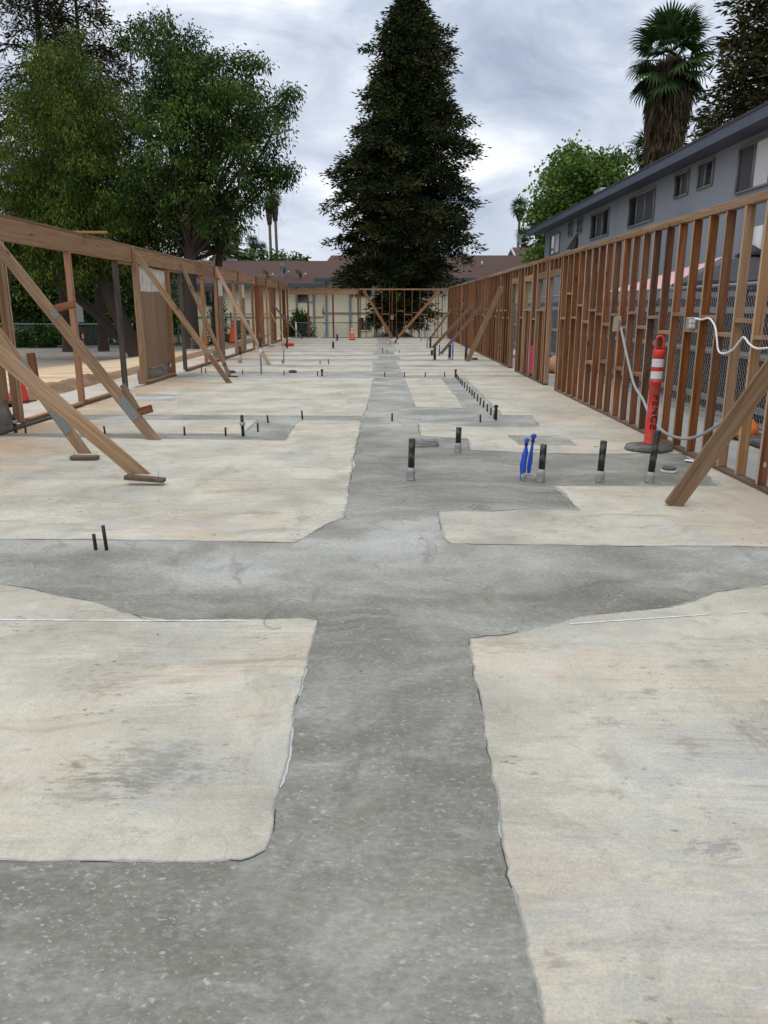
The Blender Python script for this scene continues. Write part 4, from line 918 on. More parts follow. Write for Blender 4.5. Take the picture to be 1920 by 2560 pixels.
# flat fittings lying on the slab
for X, Y, lb in ((-3.78, 19.3, 'round dark fitting behind the doubled brace foot'), (-2.27, 19.39, 'flat black disc in the left cross strip'), (2.80, 24.25, 'dark square floor box near the widest right brace')):
    t = thing('floor_box', lb, 'floor box', (X, Y, 0)); mobj('body', lathe('body', [(.10, 0), (.11, .03), (.09, .05)], 16), M_ABS, t, T(X, Y, 0)); mobj('lid', lathe('lid', [(.07, .049), (.06, .062)], 16), M_RUBBER, t, T(X, Y, 0))
# rough patch of gravelly mortar, crumbs, wire
def lumps(name, c, rx, ry, n, s, m, label, cat='debris'):
    V, F = [], []; q = random.Random(3)
    for i in range(n):
        a, rr = q.uniform(0, 6.28), math.sqrt(q.random()); x, y = c[0] + rx * rr * math.cos(a), c[1] + ry * rr * math.sin(a); k = s * q.uniform(.4, 1.2); b = len(V); a2 = q.uniform(0, 3)
        for j in range(5): V.append((x + k * math.cos(a2 + j * 1.257) * q.uniform(.7, 1.3), y + k * math.sin(a2 + j * 1.257) * q.uniform(.7, 1.3), .006))
        V.append((x, y, .006 + k * q.uniform(.5, .9)))
        for j in range(5): F.append((b + j, b + (j + 1) % 5, b + 5))
    return prop(mobj(name, bulk(name, V, F), m), label, cat, kind='stuff')
lumps('gravel_patch', (.77, 6.06), .11, .10, 90, .010, M_MORTAR, 'rough gravelly mortar patch in the grey concrete')
q = random.Random(11)
V, F = [], []
for i in range(200):
    x, y = q.uniform(-4.8, 3.3), q.uniform(3.0, 24); k = q.uniform(.002, .0035 + .0004 * y); b = len(V); a2 = q.uniform(0, 3)
    for j in range(5): V.append((x + k * 1.3 * math.cos(a2 + j * 1.257) * q.uniform(.7, 1.3), y + k * math.sin(a2 + j * 1.257) * q.uniform(.7, 1.3), .0095))
    V.append((x, y, .0095 + k * .9))
    for j in range(5): F.append((b + j, b + (j + 1) % 5, b + 5))
prop(mobj('crumbs', bulk('crumbs', V, F), M_CRACK), 'small dark crumbs scattered over the slab', 'debris', kind='stuff')
o = tubes('bent_wire', [(spline([(-.44, 3.95, .012), (-.52, 3.93, .03), (-.60, 3.82, .012), (-.62, 3.72, .014), (-.60, 3.62, .014), (-.55, 3.59, .012), (-.52, 3.60, .012)], 6), .0018)], M_FRAME, None, 5); prop(o, 'bent thin wire lying across the edge of the left panel', 'wire')

# ------------------------------------------------------------------ delineators and cones
def delineator(X, Y, Z, label, group, scale=1.0, near=False):
    t = thing('delineator', label, 'delineator', (X, Y, Z), group); s = scale; O = T(X, Y, Z)
    n = 8 if not near else 16
    me = lathe('rubber_base', [(.255, 0), (.262, .012), (.25, .045), (.19, .055), (.075, .06)], n); mobj('rubber_base', me, M_RUBBER, t, O @ Matrix.Diagonal((s, s * .92, s, 1)) @ Matrix.Rotation(.2, 4, 'Z'))
    O = O @ Matrix.Rotation(R(1.0), 4, 'Y') @ Matrix.Scale(s, 4)
    mobj('post', lathe('post', [(.068, .055), (.058, .075), (.056, .50), (.055, .62), (.059, .624), (.059, .72), (.067, .728), (.067, .742), (.062, .75), (.0585, .76), (.0585, .985), (.062, .99), (.060, 1.055), (.052, 1.066), (.03, 1.07)], 22), M_RED, t, O)
    for a, b in ((.765, .845), (.89, .975)): mobj('reflective_band', lathe('reflective_band', [(.0605, a), (.0605, b)], 22, cap=False), M_REFLECT, t, O)
    hp = [(0, 0)]
    pts = [(-.042, 0, 1.06), (-.042, 0, 1.15), (-.034, 0, 1.19), (0, 0, 1.212), (.034, 0, 1.19), (.042, 0, 1.15), (.042, 0, 1.06)]
    V, F = [], []; tube_arr(spline(pts, 4), .0135, 8, V, F); tube_arr([(-.042, 0, 1.085), (.042, 0, 1.085)], .012, 8, V, F); mobj('handle', bulk('handle', V, F, True), M_RED, t, O)
    return t, O


dl, DO = delineator(3.015, 8.66, .008, 'tall orange delineator post lettered FENCE beside the right stud wall', None, 1.04, True)
fc = bpy.data.curves.new('lettering', 'FONT'); fc.body = 'FENCE'; fc.size = .112; fc.offset = .0052; fc.space_character = 1.16; fc.align_x = 'CENTER'; fc.align_y = 'CENTER'; fc.resolution_u = 3
to = bpy.data.objects.new('lettering_src', fc); COL.objects.link(to)
dg = bpy.context.evaluated_depsgraph_get(); lm = bpy.data.meshes.new_from_object(to.evaluated_get(dg)); COL.objects.unlink(to); bpy.data.objects.remove(to)
bm = bmesh.new(); bm.from_mesh(lm); bmesh.ops.subdivide_edges(bm, edges=bm.edges[:], cuts=1); bmesh.ops.triangulate(bm, faces=bm.faces[:])
FA = R(-84)                                             # lettering turned a little to the right of the camera side
for v in bm.verts:
    x, y = v.co.x, v.co.y
    zz = .415 - x * 1.0; a = FA + (y * .95) / .0575
    rr_ = np.interp(zz, [.05, .075, .5, .62], [.0685, .0587, .0567, .0557]); v.co = Vector((rr_ * math.cos(a), rr_ * math.sin(a), zz))
bm.to_mesh(lm); bm.free(); lm.materials.clear(); lm.name = 'lettering'; mobj('lettering', lm, M_BLACK, dl, DO)


def cone(X, Y, Z, h, label, m=M_ORANGE, group=None, bands=True):
    t = thing('traffic_cone', label, 'traffic cone', (X, Y, Z), group); O = T(X, Y, Z); k = h / .9
    box('base', (X, Y, Z + .018 * k), (.42 * k, .42 * k, .036 * k), M_BLACK, t, bev=.01)
    mobj('cone_body', lathe('cone_body', [(.165 * k, .036 * k), (.155 * k, .06 * k), (.05 * k, .78 * k), (.036 * k, .9 * k), (.025 * k, .9 * k)], 20), m, t, O)
    if bands:
        for a, b in ((.42, .52), (.60, .72)):
            f = lambda z: (.155 + (.05 - .155) * (z - .06) / .72) * k + .002
            mobj('reflective_band', lathe('reflective_band', [(f(a), a * k), (f(b), b * k)], 20, cap=False), M_REFLECT, t, O)
    return t


cone(-1.58, 39.0, .008, .72, 'orange traffic cone with pale bands at the far end of the slab')
cone(-6.28, 13.3, -.03, .92, 'red traffic cone half hidden behind the nearest left post', m=M_RED)
cone(-8.3, 36.5, -.1, .95, 'orange cone standing outside behind the left posts, nearer one', group='cones outside the left wall', bands=False)
cone(-7.15, 37.2, -.05, .95, 'orange cone outside the left posts beside the dark fence pole', group='cones outside the left wall', bands=False)
for X, Y, lb in ((-24.6, 61.0, 'leftmost of three striped delineators by the far shrubs'), (-24.0, 61.2, 'middle one of three striped delineators by the far shrubs'), (-23.3, 61.0, 'rightmost of three striped delineators by the far shrubs')):
    delineator(X, Y, -1.53, lb, 'striped delineators by the far shrubs', 1.05)
# stack of black rings behind the left posts
t = thing('black_base_stack', 'stack of black rubber cone bases behind the left posts', 'rubber bases', (-7.55, 31.5, -.05))
for j in range(6): mobj('rubber_base', lathe('rubber_base', [(.19, .0), (.2, .03), (.12, .055)], 12), M_RUBBER, t, T(-7.55 + rnd.uniform(-.02, .02), 31.5, -.05 + .075 * j))
# push broom
t = thing('push_broom', 'push broom with red head and yellow handle leaning by the left posts', 'broom', (-4.0, 32.6, 0))
box('brush_head', (-3.98, 32.55, .10), (.52, .07, .06), M_RED, t); box('bristles', (-3.98, 32.55, .04), (.50, .055, .065), M_REDRAG, t)
tubes('handle', [([(-4.05, 32.6, .13), (-4.72, 33.3, 1.33)], .014)], plain('yellow_handle', (.55, .36, .03), .5), t)
tubes('bracket', [([(-4.2, 32.6, .12), (-4.09, 32.62, .20)], .006), ([(-3.8, 32.6, .12), (-4.06, 32.62, .17)], .006)], M_GALV, t)
o = box('cement_brick', (-4.6, 31.9, .05), (.22, .1, .08), M_MORTAR, bev=.006); prop(o, 'small grey brick by the red broom head', 'brick')

# ------------------------------------------------------------------ temporary power on the right wall
t = thing('outlet_box', 'outlet box with tilted cream cover plate on the right studs', 'outlet box', (3.27, 11.1, 1.34))
Mo = T(3.30, 11.12, 1.345) @ Matrix.Rotation(.12, 4, 'X'); box('box', None, (.075, .06, .11), M_GALV, t, M=Mo @ T(.0, .04, 0)); M_CREAM = plain('cream_plate', (.62, .58, .42), .5)
box('cover_plate', None, (.14, .006, .20), M_CREAM, t, M=Mo @ T(-.03, -.0, 0) @ Matrix.Rotation(.5, 4, 'Z'), bev=.002)
o = tubes('conduit_cable', [(spline(CABLE, 6), .0165)], M_GREYPVC, None, 8); prop(o, 'grey flexible conduit drooping from the outlet box behind the delineator', 'cable')
t = thing('outlet_box', 'grey outlet box with white sockets and white cable', 'outlet box', (3.31, 8.54, 1.40))
box('box', (3.335, 8.50, 1.405), (.17, .085, .125), M_GALV, t, bev=.008)
fp = box('socket_plate', (3.288, 8.4555, 1.405), (.072, .005, .112), M_GREYPVC, t, bev=.001)
for dx in (-.018, .018):
    for dz in (-.024, .024): box('socket', (3.288 + dx, 8.4522, 1.405 + dz), (.027, .004, .038), M_WHITECABLE, fp, bev=.001)
o = tubes('white_cable', [(spline(WHITE, 6), .0095)], M_WHITECABLE, None, 8); prop(o, 'white cable looping along the right studs', 'cable')

# ------------------------------------------------------------------ grey two-storey building on the right
GX = 7.90
GBD = thing('apartment_building', 'blue grey two storey apartment building behind the right stud wall', 'building', (GX + 5, 20, 0))
box('wall', (GX + 5, 16.9, 2.6), (10, 46, 5.6), M_GREYSTUCCO, GBD, bev=0)
RF = mobj('roof', pydata('roof', [(GX - .62, -6.5, 5.26), (GX - .62, 41.4, 5.26), (GX + 5, 41.4, 6.35), (GX + 5, -6.5, 6.35), (GX + 10.6, -6.5, 5.26), (GX + 10.6, 41.4, 5.26)], [(0, 3, 2, 1), (3, 4, 5, 2), (0, 1, 5, 4), (1, 2, 5), (0, 4, 3)]), M_ROOFDARK, GBD)
box('fascia', (GX - .64, 17.45, 5.17), (.04, 48, .23), M_FASCIA2, GBD, bev=0); board('fascia', (GX - .66, 41.42, 5.17), (GX + 5, 41.42, 6.26), .23, .04, M_FASCIA2, GBD, bev=0)
box('drip_edge', (GX - .655, 17.45, 5.3), (.05, 48, .05), M_ROOFDARK, GBD, bev=0)
box('soffit', (GX - .31, 17.4, 5.12), (.60, 48, .02), M_FASCIA2, GBD, bev=0)
box('roof_vent', (GX + .6, 31.2, 5.62), (.9, .9, .5), M_GALV, RF, bev=.01)


def wallwin(par, y0, y1, z0, z1, panes, X=GX, bright=None, screen=None):
    """sliding window in the wall plane x = X that faces -x"""
    w = thing_part('window', par, (X, (y0 + y1) / 2, (z0 + z1) / 2)); f = .045
    V = []
    box_list = [((X - .02, (y0 + y1) / 2, z0), (.07, y1 - y0, f)), ((X - .02, (y0 + y1) / 2, z1), (.07, y1 - y0, f)), ((X - .02, y0, (z0 + z1) / 2), (.066, f, z1 - z0 - f)), ((X - .02, y1, (z0 + z1) / 2), (.066, f, z1 - z0 - f))]
    for k in range(1, panes): box_list.append(((X - .018, y0 + (y1 - y0) * k / panes, (z0 + z1) / 2), (.06, f, z1 - z0 - f)))
    joinboxes('frame', box_list, M_FRAME, w)
    for k in range(panes):
        a, b = y0 + (y1 - y0) * k / panes + f / 2, y0 + (y1 - y0) * (k + 1) / panes - f / 2
        m = M_CURTAIN_OR_GLARE if bright and k in bright else (M_SCREEN if screen and k in screen else M_GLASS)
        box('curtain_or_glare' if m is M_CURTAIN_OR_GLARE else ('insect_screen' if m is M_SCREEN else 'pane'), (X - .004, (a + b) / 2, (z0 + z1) / 2), (.012, b - a, z1 - z0 - f), m, w, bev=0)
    return w


def thing_part(name, par, loc):
    o = bpy.data.objects.new(name, None); o.empty_display_size = .1
    return put(o, T(*loc), par)


def joinboxes(name, lst, m, par=None, **pr):
    V, F = [], []
    for c, s in lst:
        b = len(V)
        for dx, dy, dz in ((-1, -1, -1), (1, -1, -1), (1, 1, -1), (-1, 1, -1), (-1, -1, 1), (1, -1, 1), (1, 1, 1), (-1, 1, 1)): V.append((c[0] + dx * s[0] / 2, c[1] + dy * s[1] / 2, c[2] + dz * s[2] / 2))
        F += [(b, b + 3, b + 2, b + 1), (b + 4, b + 5, b + 6, b + 7), (b, b + 1, b + 5, b + 4), (b + 1, b + 2, b + 6, b + 5), (b + 2, b + 3, b + 7, b + 6), (b + 3, b, b + 4, b + 7)]
    return mobj(name, bulk(name, V, F), m, par, **pr)


wallwin(GBD, 36.5, 38.5, 3.96, 4.80, 2, bright=(0,))  # the white pane is a bright reflection painted on, no cloth hangs here
wallwin(GBD, 34.1, 34.9, 4.48, 5.02, 2, screen=(0,)); wallwin(GBD, 32.5, 33.3, 4.46, 5.02, 2, screen=(1,))
wallwin(GBD, 28.7, 31.1, 4.05, 4.92, 3, screen=(1,)); wallwin(GBD, 24.0, 26.4, 4.05, 4.93, 3, screen=(0, 1))
wallwin(GBD, 21.45, 22.4, 4.42, 5.0, 2, screen=(0,)); wallwin(GBD, 19.9, 20.8, 4.42, 5.0, 2, screen=(1,))
wallwin(GBD, 16.2, 18.5, 4.02, 4.95, 3, bright=(0, 1), screen=(2,))
wallwin(GBD, 11.3, 13.7, 4.02, 4.95, 3, screen=(1,)); wallwin(GBD, 14.6, 15.4, 4.42, 5.0, 2)
joinboxes('access_panel', [((GX - .01, 17.2, 2.75), (.03, .42, .95))], M_WHITEFRAME, GBD)
V = [(GX - .12, 33.9, 4.42), (GX - .10, 32.85, 4.42), (GX - .2, 34.2, 3.92), (GX - .12, 33.0, 3.72), (GX - .14, 33.4, 4.5)]
o = mobj('hanging_cloth', pydata('hanging_cloth', [(GX - .06, 33.2, 4.46), (GX - .16, 34.5, 3.93), (GX - .2, 33.9, 3.98), (GX - .17, 33.2, 3.74), (GX - .08, 33.0, 4.1), (GX - .03, 33.3, 4.46), (GX - .1, 34.2, 3.95), (GX - .1, 33.3, 3.8)],
        [(0, 1, 2), (0, 2, 3), (0, 3, 4), (5, 6, 7), (0, 5, 6, 1)]), M_UMB); prop(o, 'dark cloth flapping from a small upper window of the grey building', 'cloth')

# wooden fence and chain-link fence along the path
WF = thing('board_fence', 'dark brown board fence behind the chain link on the right', 'fence', (5.25, 22, 0))
y = 2.0; k = 0
BFL = []
while y < 41.5:
    if k < 280: box('board', (5.25, y, .86 + rnd.uniform(-.015, .015)), (.02, .138, 1.72), M_FENCEWOOD, WF, bev=0)
    y += .142; k += 1
for z in (.17, .9, 1.53): box('rail', (5.215, 21.8, z), (.04, 39.6, .09), M_FENCERAIL, WF, bev=.003)
CF = thing('chain_link_fence', 'galvanised chain link fence along the path on the right', 'fence', (4.80, 22, 0))


def chain(name, axis, a, b, z0, z1, fixed, pitch, r, par, m=M_GALV):
    V, F = [], []; H = z1 - z0
    def P(t, z): return (fixed, t, z) if axis == 'y' else (t, fixed, z)
    def wire(p, q):
        b0 = len(V); d = (Vector(q) - Vector(p)).normalized(); n1 = Vector((1, 0, 0)) if axis == 'y' else Vector((0, 1, 0)); n2 = d.cross(n1)
        for e in (p, q):
            for k in range(3):
                an = 2.094 * k; V.append(tuple(Vector(e) + (n1 * math.cos(an) + n2 * math.sin(an)) * r))
        for k in range(3): F.append((b0 + k, b0 + (k + 1) % 3, b0 + 3 + (k + 1) % 3, b0 + 3 + k))
    run = H * .72; t = a - run
    while t < b:
        for s in (0, 1):
            t0, t1, q0, q1 = t, t + run, z0, z1
            if t0 < a: q0 = z0 + (a - t0) / run * H; t0 = a
            if t1 > b: q1 = z0 + (b - t) / run * H; t1 = b
            if t1 - t0 > .01:
                if s == 0: wire(P(t0, q0), P(t1, q1))
                else: wire(P(a + b - t0, q0), P(a + b - t1, q1))
        t += pitch
    return mobj(name, bulk(name, V, F), m, par, kind='stuff')


chain('chain_mesh', 'y', 3.0, 22, .06, 1.86, 4.80, .075, .0019, CF); chain('chain_mesh', 'y', 22, 41.5, .06, 1.86, 4.80, .11, .0022, CF)
for y in (3.0, 5.6, 8.35, 11.4, 14.3, 17.2, 20.1, 23.0, 25.9, 28.8, 31.7, 34.6, 37.5, 40.4): mobj('fence_post', lathe('fence_post', [(.034, -.03), (.034, 1.93), (.02, 1.95)], 10), M_GALV, CF, T(4.84, y, 0))
for z, r in ((1.87, .021), (.95, .014), (.07, .018)): tubes('rail', [([(4.80, 3.0, z), (4.80, 41.5, z)], r)], M_GALV, CF, 8)


def sandbag(c, s, m, label, rz=0, group=None):
    bm = bmesh.new(); bmesh.ops.create_icosphere(bm, subdivisions=3, radius=1)
    for v in bm.verts:
        q = v.co; z = q.z * s[2] * (1 if q.z > 0 else .5); w = 1 + .16 * mnoise.noise((q.x * 3 + c[1], q.y * 3, q.z * 3)); v.co = Vector((q.x * s[0] * w, q.y * s[1] * w, z * w))
    for f in bm.faces: f.smooth = True
    me = bpy.data.meshes.new('sandbag'); bm.to_mesh(me); bm.free()
    return prop(mobj('sandbag', me, m, None, T(c[0], c[1], c[2] + s[2] * .45) @ Matrix.Rotation(rz, 4, 'Z')), label, 'sandbag', group)


sandbag((4.50, 9.7, -.03), (.20, .34, .20), M_BAG, 'crumpled orange sandbag seen between studs near the right edge')
sandbag((4.35, 19.7, -.03), (.26, .40, .30), M_TANBAG, 'tan bag lying in the nearer doorway of the right stud wall')
sandbag((4.45, 26.0, -.03), (.25, .4, .16), M_SMEAR, 'pale bag lying outside the farther doorway')
o = box('rubber_foot', (4.55, 9.2, .02), (.35, .8, .06), M_RUBBER, bev=.01); prop(o, 'black rubber fence foot beside the orange sandbag', 'fence foot')

# umbrella and pink canopy behind the fence
t = thing('patio_umbrella', 'dark grey patio umbrella behind the right fence', 'umbrella', (6.45, 14.2, 0))
V, F = [(6.45, 14.2, 2.52)], []
for j in range(8):
    a = math.pi / 4 * j + .2; V.append((6.45 + 1.3 * math.cos(a), 14.2 + 1.3 * math.sin(a), 1.98)); V.append((6.45 + 1.18 * math.cos(a + .39), 14.2 + 1.18 * math.sin(a + .39), 2.02))
for j in range(8):
    V.append((V[1 + 2 * j][0], V[1 + 2 * j][1], 1.84)); V.append((V[2 + 2 * j][0], V[2 + 2 * j][1], 1.88))
for j in range(16):
    a, b = 1 + j, 1 + (j + 1) % 16; F.append((0, a, b)); F.append((a, a + 16, b + 16)); F.append((a, b + 16, b))
mobj('canopy', pydata('canopy', V, F), M_UMB, t); mobj('pole', lathe('pole', [(.022, -.03), (.022, 2.5)], 8), M_BLACK, t, T(6.45, 14.2, 0))
mobj('vent_cap', lathe('vent_cap', [(.30, 2.44), (.02, 2.62)], 8), M_UMB, t, T(6.45, 14.2, 0)); mobj('base', lathe('base', [(.28, -.03), (.26, .04), (.05, .06)], 16), M_RUBBER, t, T(6.45, 14.2, 0))
t = thing('shade_canopy', 'pale pink shade canopy slung behind the right fence', 'canopy', (6.3, 18, 0))
cs = [(6.75, 16.0, 2.55), (6.95, 20.9, 2.30), (5.75, 20.9, 1.96), (5.65, 16.3, 1.93)]; V, F = [], []
for i in range(9):
    for j in range(9):
        s_, u_ = i / 8, j / 8; p = Vector(cs[0]) * (1 - s_) * (1 - u_) + Vector(cs[1]) * s_ * (1 - u_) + Vector(cs[2]) * s_ * u_ + Vector(cs[3]) * (1 - s_) * u_
        p.z += -.10 * math.sin(s_ * math.pi) * math.sin(u_ * math.pi) + .03 * mnoise.noise(p * 2); V.append(tuple(p))
for i in range(8):
    for j in range(8): F.append((i * 9 + j, i * 9 + j + 1, i * 9 + j + 10, i * 9 + j + 9))
mobj('cover', bulk('cover', V, F, True), M_PINK, t)
for c in cs: mobj('pole', lathe('pole', [(.02, -.03), (.02, c[2])], 8), M_GALV, t, T(c[0], c[1], 0))
t = thing('patio_umbrella', 'folded black umbrella seen through the nearer doorway', 'umbrella', (6.3, 24.0, 0))
me = lathe('canopy', [(.02, 2.75), (.22, 2.2), (.42, 1.55), (.36, 1.25), (.1, 1.3)], 14)
for v in me.vertices: v.co += Vector((v.co.x, v.co.y, 0)) * .35 * mnoise.noise((v.co.x * 9, v.co.y * 9, v.co.z * 2))
mobj('canopy', me, M_UMB, t, T(6.3, 24, 0)); mobj('pole', lathe('pole', [(.025, -.03), (.025, 2.8)], 8), M_BLACK, t, T(6.3, 24, 0))

# ------------------------------------------------------------------ cream apartment buildings beyond the end wall
def ywin(par, x0, x1, z0, z1, Y, panes=2, fm=M_FRAME, curtain_or_glare=None):
    w = thing_part('window', par, ((x0 + x1) / 2, Y, (z0 + z1) / 2)); f = .07
    lst = [(((x0 + x1) / 2, Y - .02, z0), (x1 - x0, .08, f)), (((x0 + x1) / 2, Y - .02, z1), (x1 - x0, .08, f)), ((x0, Y - .02, (z0 + z1) / 2), (f, .076, z1 - z0 - f)), ((x1, Y - .02, (z0 + z1) / 2), (f, .076, z1 - z0 - f))]
    for k in range(1, panes): lst.append(((x0 + (x1 - x0) * k / panes, Y - .018, (z0 + z1) / 2), (f, .07, z1 - z0 - f)))
    joinboxes('frame', lst, fm, w)
    for k in range(panes):
        a, b = x0 + (x1 - x0) * k / panes + f / 2, x0 + (x1 - x0) * (k + 1) / panes - f / 2
        m = M_CURTAIN_OR_GLARE if curtain_or_glare == k else M_GLASS
        box('curtain_or_glare' if m is M_CURTAIN_OR_GLARE else 'pane', ((a + b) / 2, Y - .003, (z0 + z1) / 2), (b - a, .012, z1 - z0 - f), m, w, bev=0)


def hiproof(name, x0, x1, y0, y1, ze, zr, hip0, hip1, par, ov=.7):
    ym = (y0 + y1) / 2
    V = [(x0 - ov, y0 - ov, ze), (x1 + ov, y0 - ov, ze), (x1 + ov, y1 + ov, ze), (x0 - ov, y1 + ov, ze), (x0 + hip0, ym, zr), (x1 - hip1, ym, zr)]
    return mobj(name, pydata(name, V, [(0, 1, 5, 4), (1, 2, 5), (2, 3, 4, 5), (3, 0, 4), (3, 2, 1, 0)]), M_BROWNROOF, par)


LB = thing('apartment_building', 'cream apartment block with brown roof and dishes beyond the left wall', 'building', (-16, 74, -1.5))
box('wall', (-12.2, 75.5, .95), (14.8, 11, 4.9), M_STUCCO, LB, bev=0)
RL = hiproof('roof', -19.6, -4.6, 70, 81, 3.52, 5.75, .2, .2, LB)
box('fascia', (-12.1, 69.28, 3.40), (16.3, .05, .32), M_FASCIA, LB, bev=0)
box('trim_band', (-12.2, 69.97, .72), (14.8, .06, .10), M_TRIM, LB, bev=0)
for x in (-9.72, -7.66, -6.17, -4.75, -18.2, -14.2): box('downpipe', (x, 69.94, .9), (.17, .12, 4.85), M_TRIM, LB, bev=0)
ywin(LB, -7.55, -6.7, 2.0, 2.78, 70, 1); ywin(LB, -6.68, -6.1, 2.0, 2.78, 70, 1, curtain_or_glare=0)
ywin(LB, -18.6, -17.6, -.75, .45, 70, 2); ywin(LB, -13.4, -11.9, -.75, .45, 70, 2); ywin(LB, -15.6, -14.4, 1.7, 2.9, 70, 2)
box('raised_panel', (-6.1 + 1.0, 69.965, -.35), (.9, .05, 2.0), M_STUCCO, LB, bev=0)
t = thing_part('wall_lantern', LB, (-5.3, 69.8, 1.2)); mobj('glass', lathe('glass', [(.06, 1.0), (.15, 1.2), (.12, 1.45), (.03, 1.5)], 8), M_FRAME, t, T(-5.3, 69.75, -.05)); mobj('hook', lathe('hook', [(.02, 1.5), (.02, 1.8)], 6), M_BLACK, t, T(-5.3, 69.75, -.05))
box('roof_vent', (-14.2, 75.6, 5.82), (.9, .5, .22), M_FRAME, RL, bev=0); mobj('vent_pipe', lathe('vent_pipe', [(.11, 5.5), (.11, 6.0), (.16, 6.02), (.16, 6.1)], 10), M_BLACK, RL, T(-9.6 + 2.4, 75.6, 0))

RB = thing('apartment_building', 'cream apartment block behind the big dark conifer', 'building', (5, 64, -1.5))
box('wall', (5.2, 66, 1.05), (19.4, 12, 5.0), M_STUCCO, RB, bev=0)
RR = hiproof('roof', -4.5, 14.9, 60, 72, 3.62, 5.65, .2, .2, RB)
box('fascia', (5.2, 59.28, 3.50), (20.8, .05, .30), M_FASCIA, RB, bev=0)
box('trim_band', (5.2, 59.97, 1.14), (19.4, .06, .10), M_TRIM, RB, bev=0)
for x in (-4.35, -2.55, -.6, 2.0, 5.2, 7.7): box('downpipe', (x, 59.94, .95), (.16, .12, 4.9), M_TRIM, RB, bev=0)
ywin(RB, -2.2, -.95, 2.35, 3.3, 60, 2); ywin(RB, -1.95, -1.02, -.15, .82, 60, 2, fm=M_WHITEFRAME); ywin(RB, 2.4, 3.6, 2.3, 3.3, 60, 2); ywin(RB, 8.6, 9.8, 2.3, 3.3, 60, 2); ywin(RB, 5.6, 6.4, 2.5, 3.35, 60, 1)
mobj('vent_pipe', lathe('vent_pipe', [(.06, 4.5), (.06, 5.0)], 8), M_GALV, RR, T(7.6, 62.6, 0))
GH = thing('gabled_house', 'small brown gabled roof rising at the end of the grey building', 'building', (12.6, 68, -1.5))
box('wall', (13.6, 70, 1.0), (4.8, 8, 5), M_STUCCO, GH, bev=0)
mobj('roof', pydata('roof', [(10.9, 65.2, 5.0), (16.4, 65.2, 5.0), (16.4, 75, 5.0), (10.9, 75, 5.0), (11.0, 70, 6.55), (16.3, 70, 6.55)], [(0, 1, 5, 4), (2, 3, 4, 5), (1, 2, 5), (3, 0, 4), (3, 2, 1, 0)]), M_BROWNROOF, GH)
board('bargeboard', (10.88, 65.15, 4.95), (10.96, 70, 6.5), .05, .22, M_WHITEFRAME, GH, side=(0, 0, 1))


def dish(c, label, rz, tilt=.5, s=.45):
    t = thing('satellite_dish', label, 'satellite dish', c, 'satellite dishes on the roofs'); X, Y, Z = c
    tubes('mast', [([(X, Y, Z - .75), (X, Y, Z)], .03)], M_FRAME, t, 6)
    me = lathe('reflector', [(s * q, .10 * s * q * q * 2.2) for q in (.02, .3, .55, .8, 1.0)] + [(s * .98, .10 * s * 2.0), (s * .5, .02)], 20, cap=False); M = T(X, Y, Z) @ Matrix.Rotation(rz, 4, 'Z') @ Matrix.Rotation(R(90) - tilt, 4, 'X')
    mobj('reflector', me, M_DISH, t, M)
    V, F = [], []; tube_arr([M @ Vector((0, -s * .9, .12)), M @ Vector((0, -s * .95, .62))], .022, 5, V, F); mobj('feed_arm', bulk('feed_arm', V, F), M_GALV, t)
    box('receiver', None, (.10, .10, .14), M_WHITEFRAME, t, M=M @ T(0, -s * .93, .64), bev=.01)


dish((-10.45, 70.6, 4.45), 'leftmost roof dish, half hidden behind the left beam', 2.2); dish((-8.95, 70.7, 4.85), 'middle roof dish with its feed arm up to the left', 2.35, .25); dish((-7.55, 70.6, 4.45), 'right roof dish nearest the dark conifer', 2.2, .55)
dish((-4.55, 72.6, 5.6), 'roof dish at the edge of the dark conifer crown', 2.3); dish((11.0, 66.6, 6.9), 'dish standing on the small gabled roof', 1.0, .3)

# chain link beyond the end wall and in front of the left block
BF = thing('chain_link_fence', 'chain link fence behind the far end wall', 'fence', (0, 45, -1.42))
chain('chain_mesh', 'x', -5.0, 6.0, -1.38, .70, 45.0, .16, .004, BF)
for x in (-5.0, -3.4, -1.4, .3, 2.0, 2.35, 4.2, 6.0): mobj('fence_post', lathe('fence_post', [(.045, -1.42), (.045, .76)], 8), M_GALV, BF, T(x, 45.05, 0))
for z in (.72, -.35, -1.35): tubes('rail', [([(-5.0, 45, z), (6.0, 45, z)], .025)], M_GALV, BF, 6)
BF2 = thing('chain_link_fence', 'short chain link panel with a dark pole outside the left posts', 'fence', (-9, 44, -.1))
chain('chain_mesh', 'x', -9.6, -6.2, -.2, 1.2, 44.0, .16, .004, BF2)
for x in (-9.6, -8.5, -6.2): mobj('fence_post', lathe('fence_post', [(.035, -.3), (.035, 1.3)], 8), M_BLACK, BF2, T(x, 44.05, 0))
tubes('rail', [([(-9.6, 44, 1.2), (-6.2, 44, 1.2)], .025)], M_BLACK, BF2, 6)
TF = thing('temporary_fence', 'temporary mesh fence panels beyond the left pavement', 'fence', (-24, 61.5, -1.5))
chain('chain_mesh', 'x', -29.5, -19.6, -1.4, .28, 61.6, .2, .005, TF)
for x in (-29.5, -26.2, -24.1, -23.9, -21.8, -19.6): mobj('fence_post', lathe('fence_post', [(.04, -1.55), (.04, .32)], 8), M_GALV, TF, T(x, 61.65, 0))
for z in (.30, -1.38): tubes('rail', [([(-29.5, 61.6, z), (-19.6, 61.6, z)], .04)], M_GALV, TF, 6)

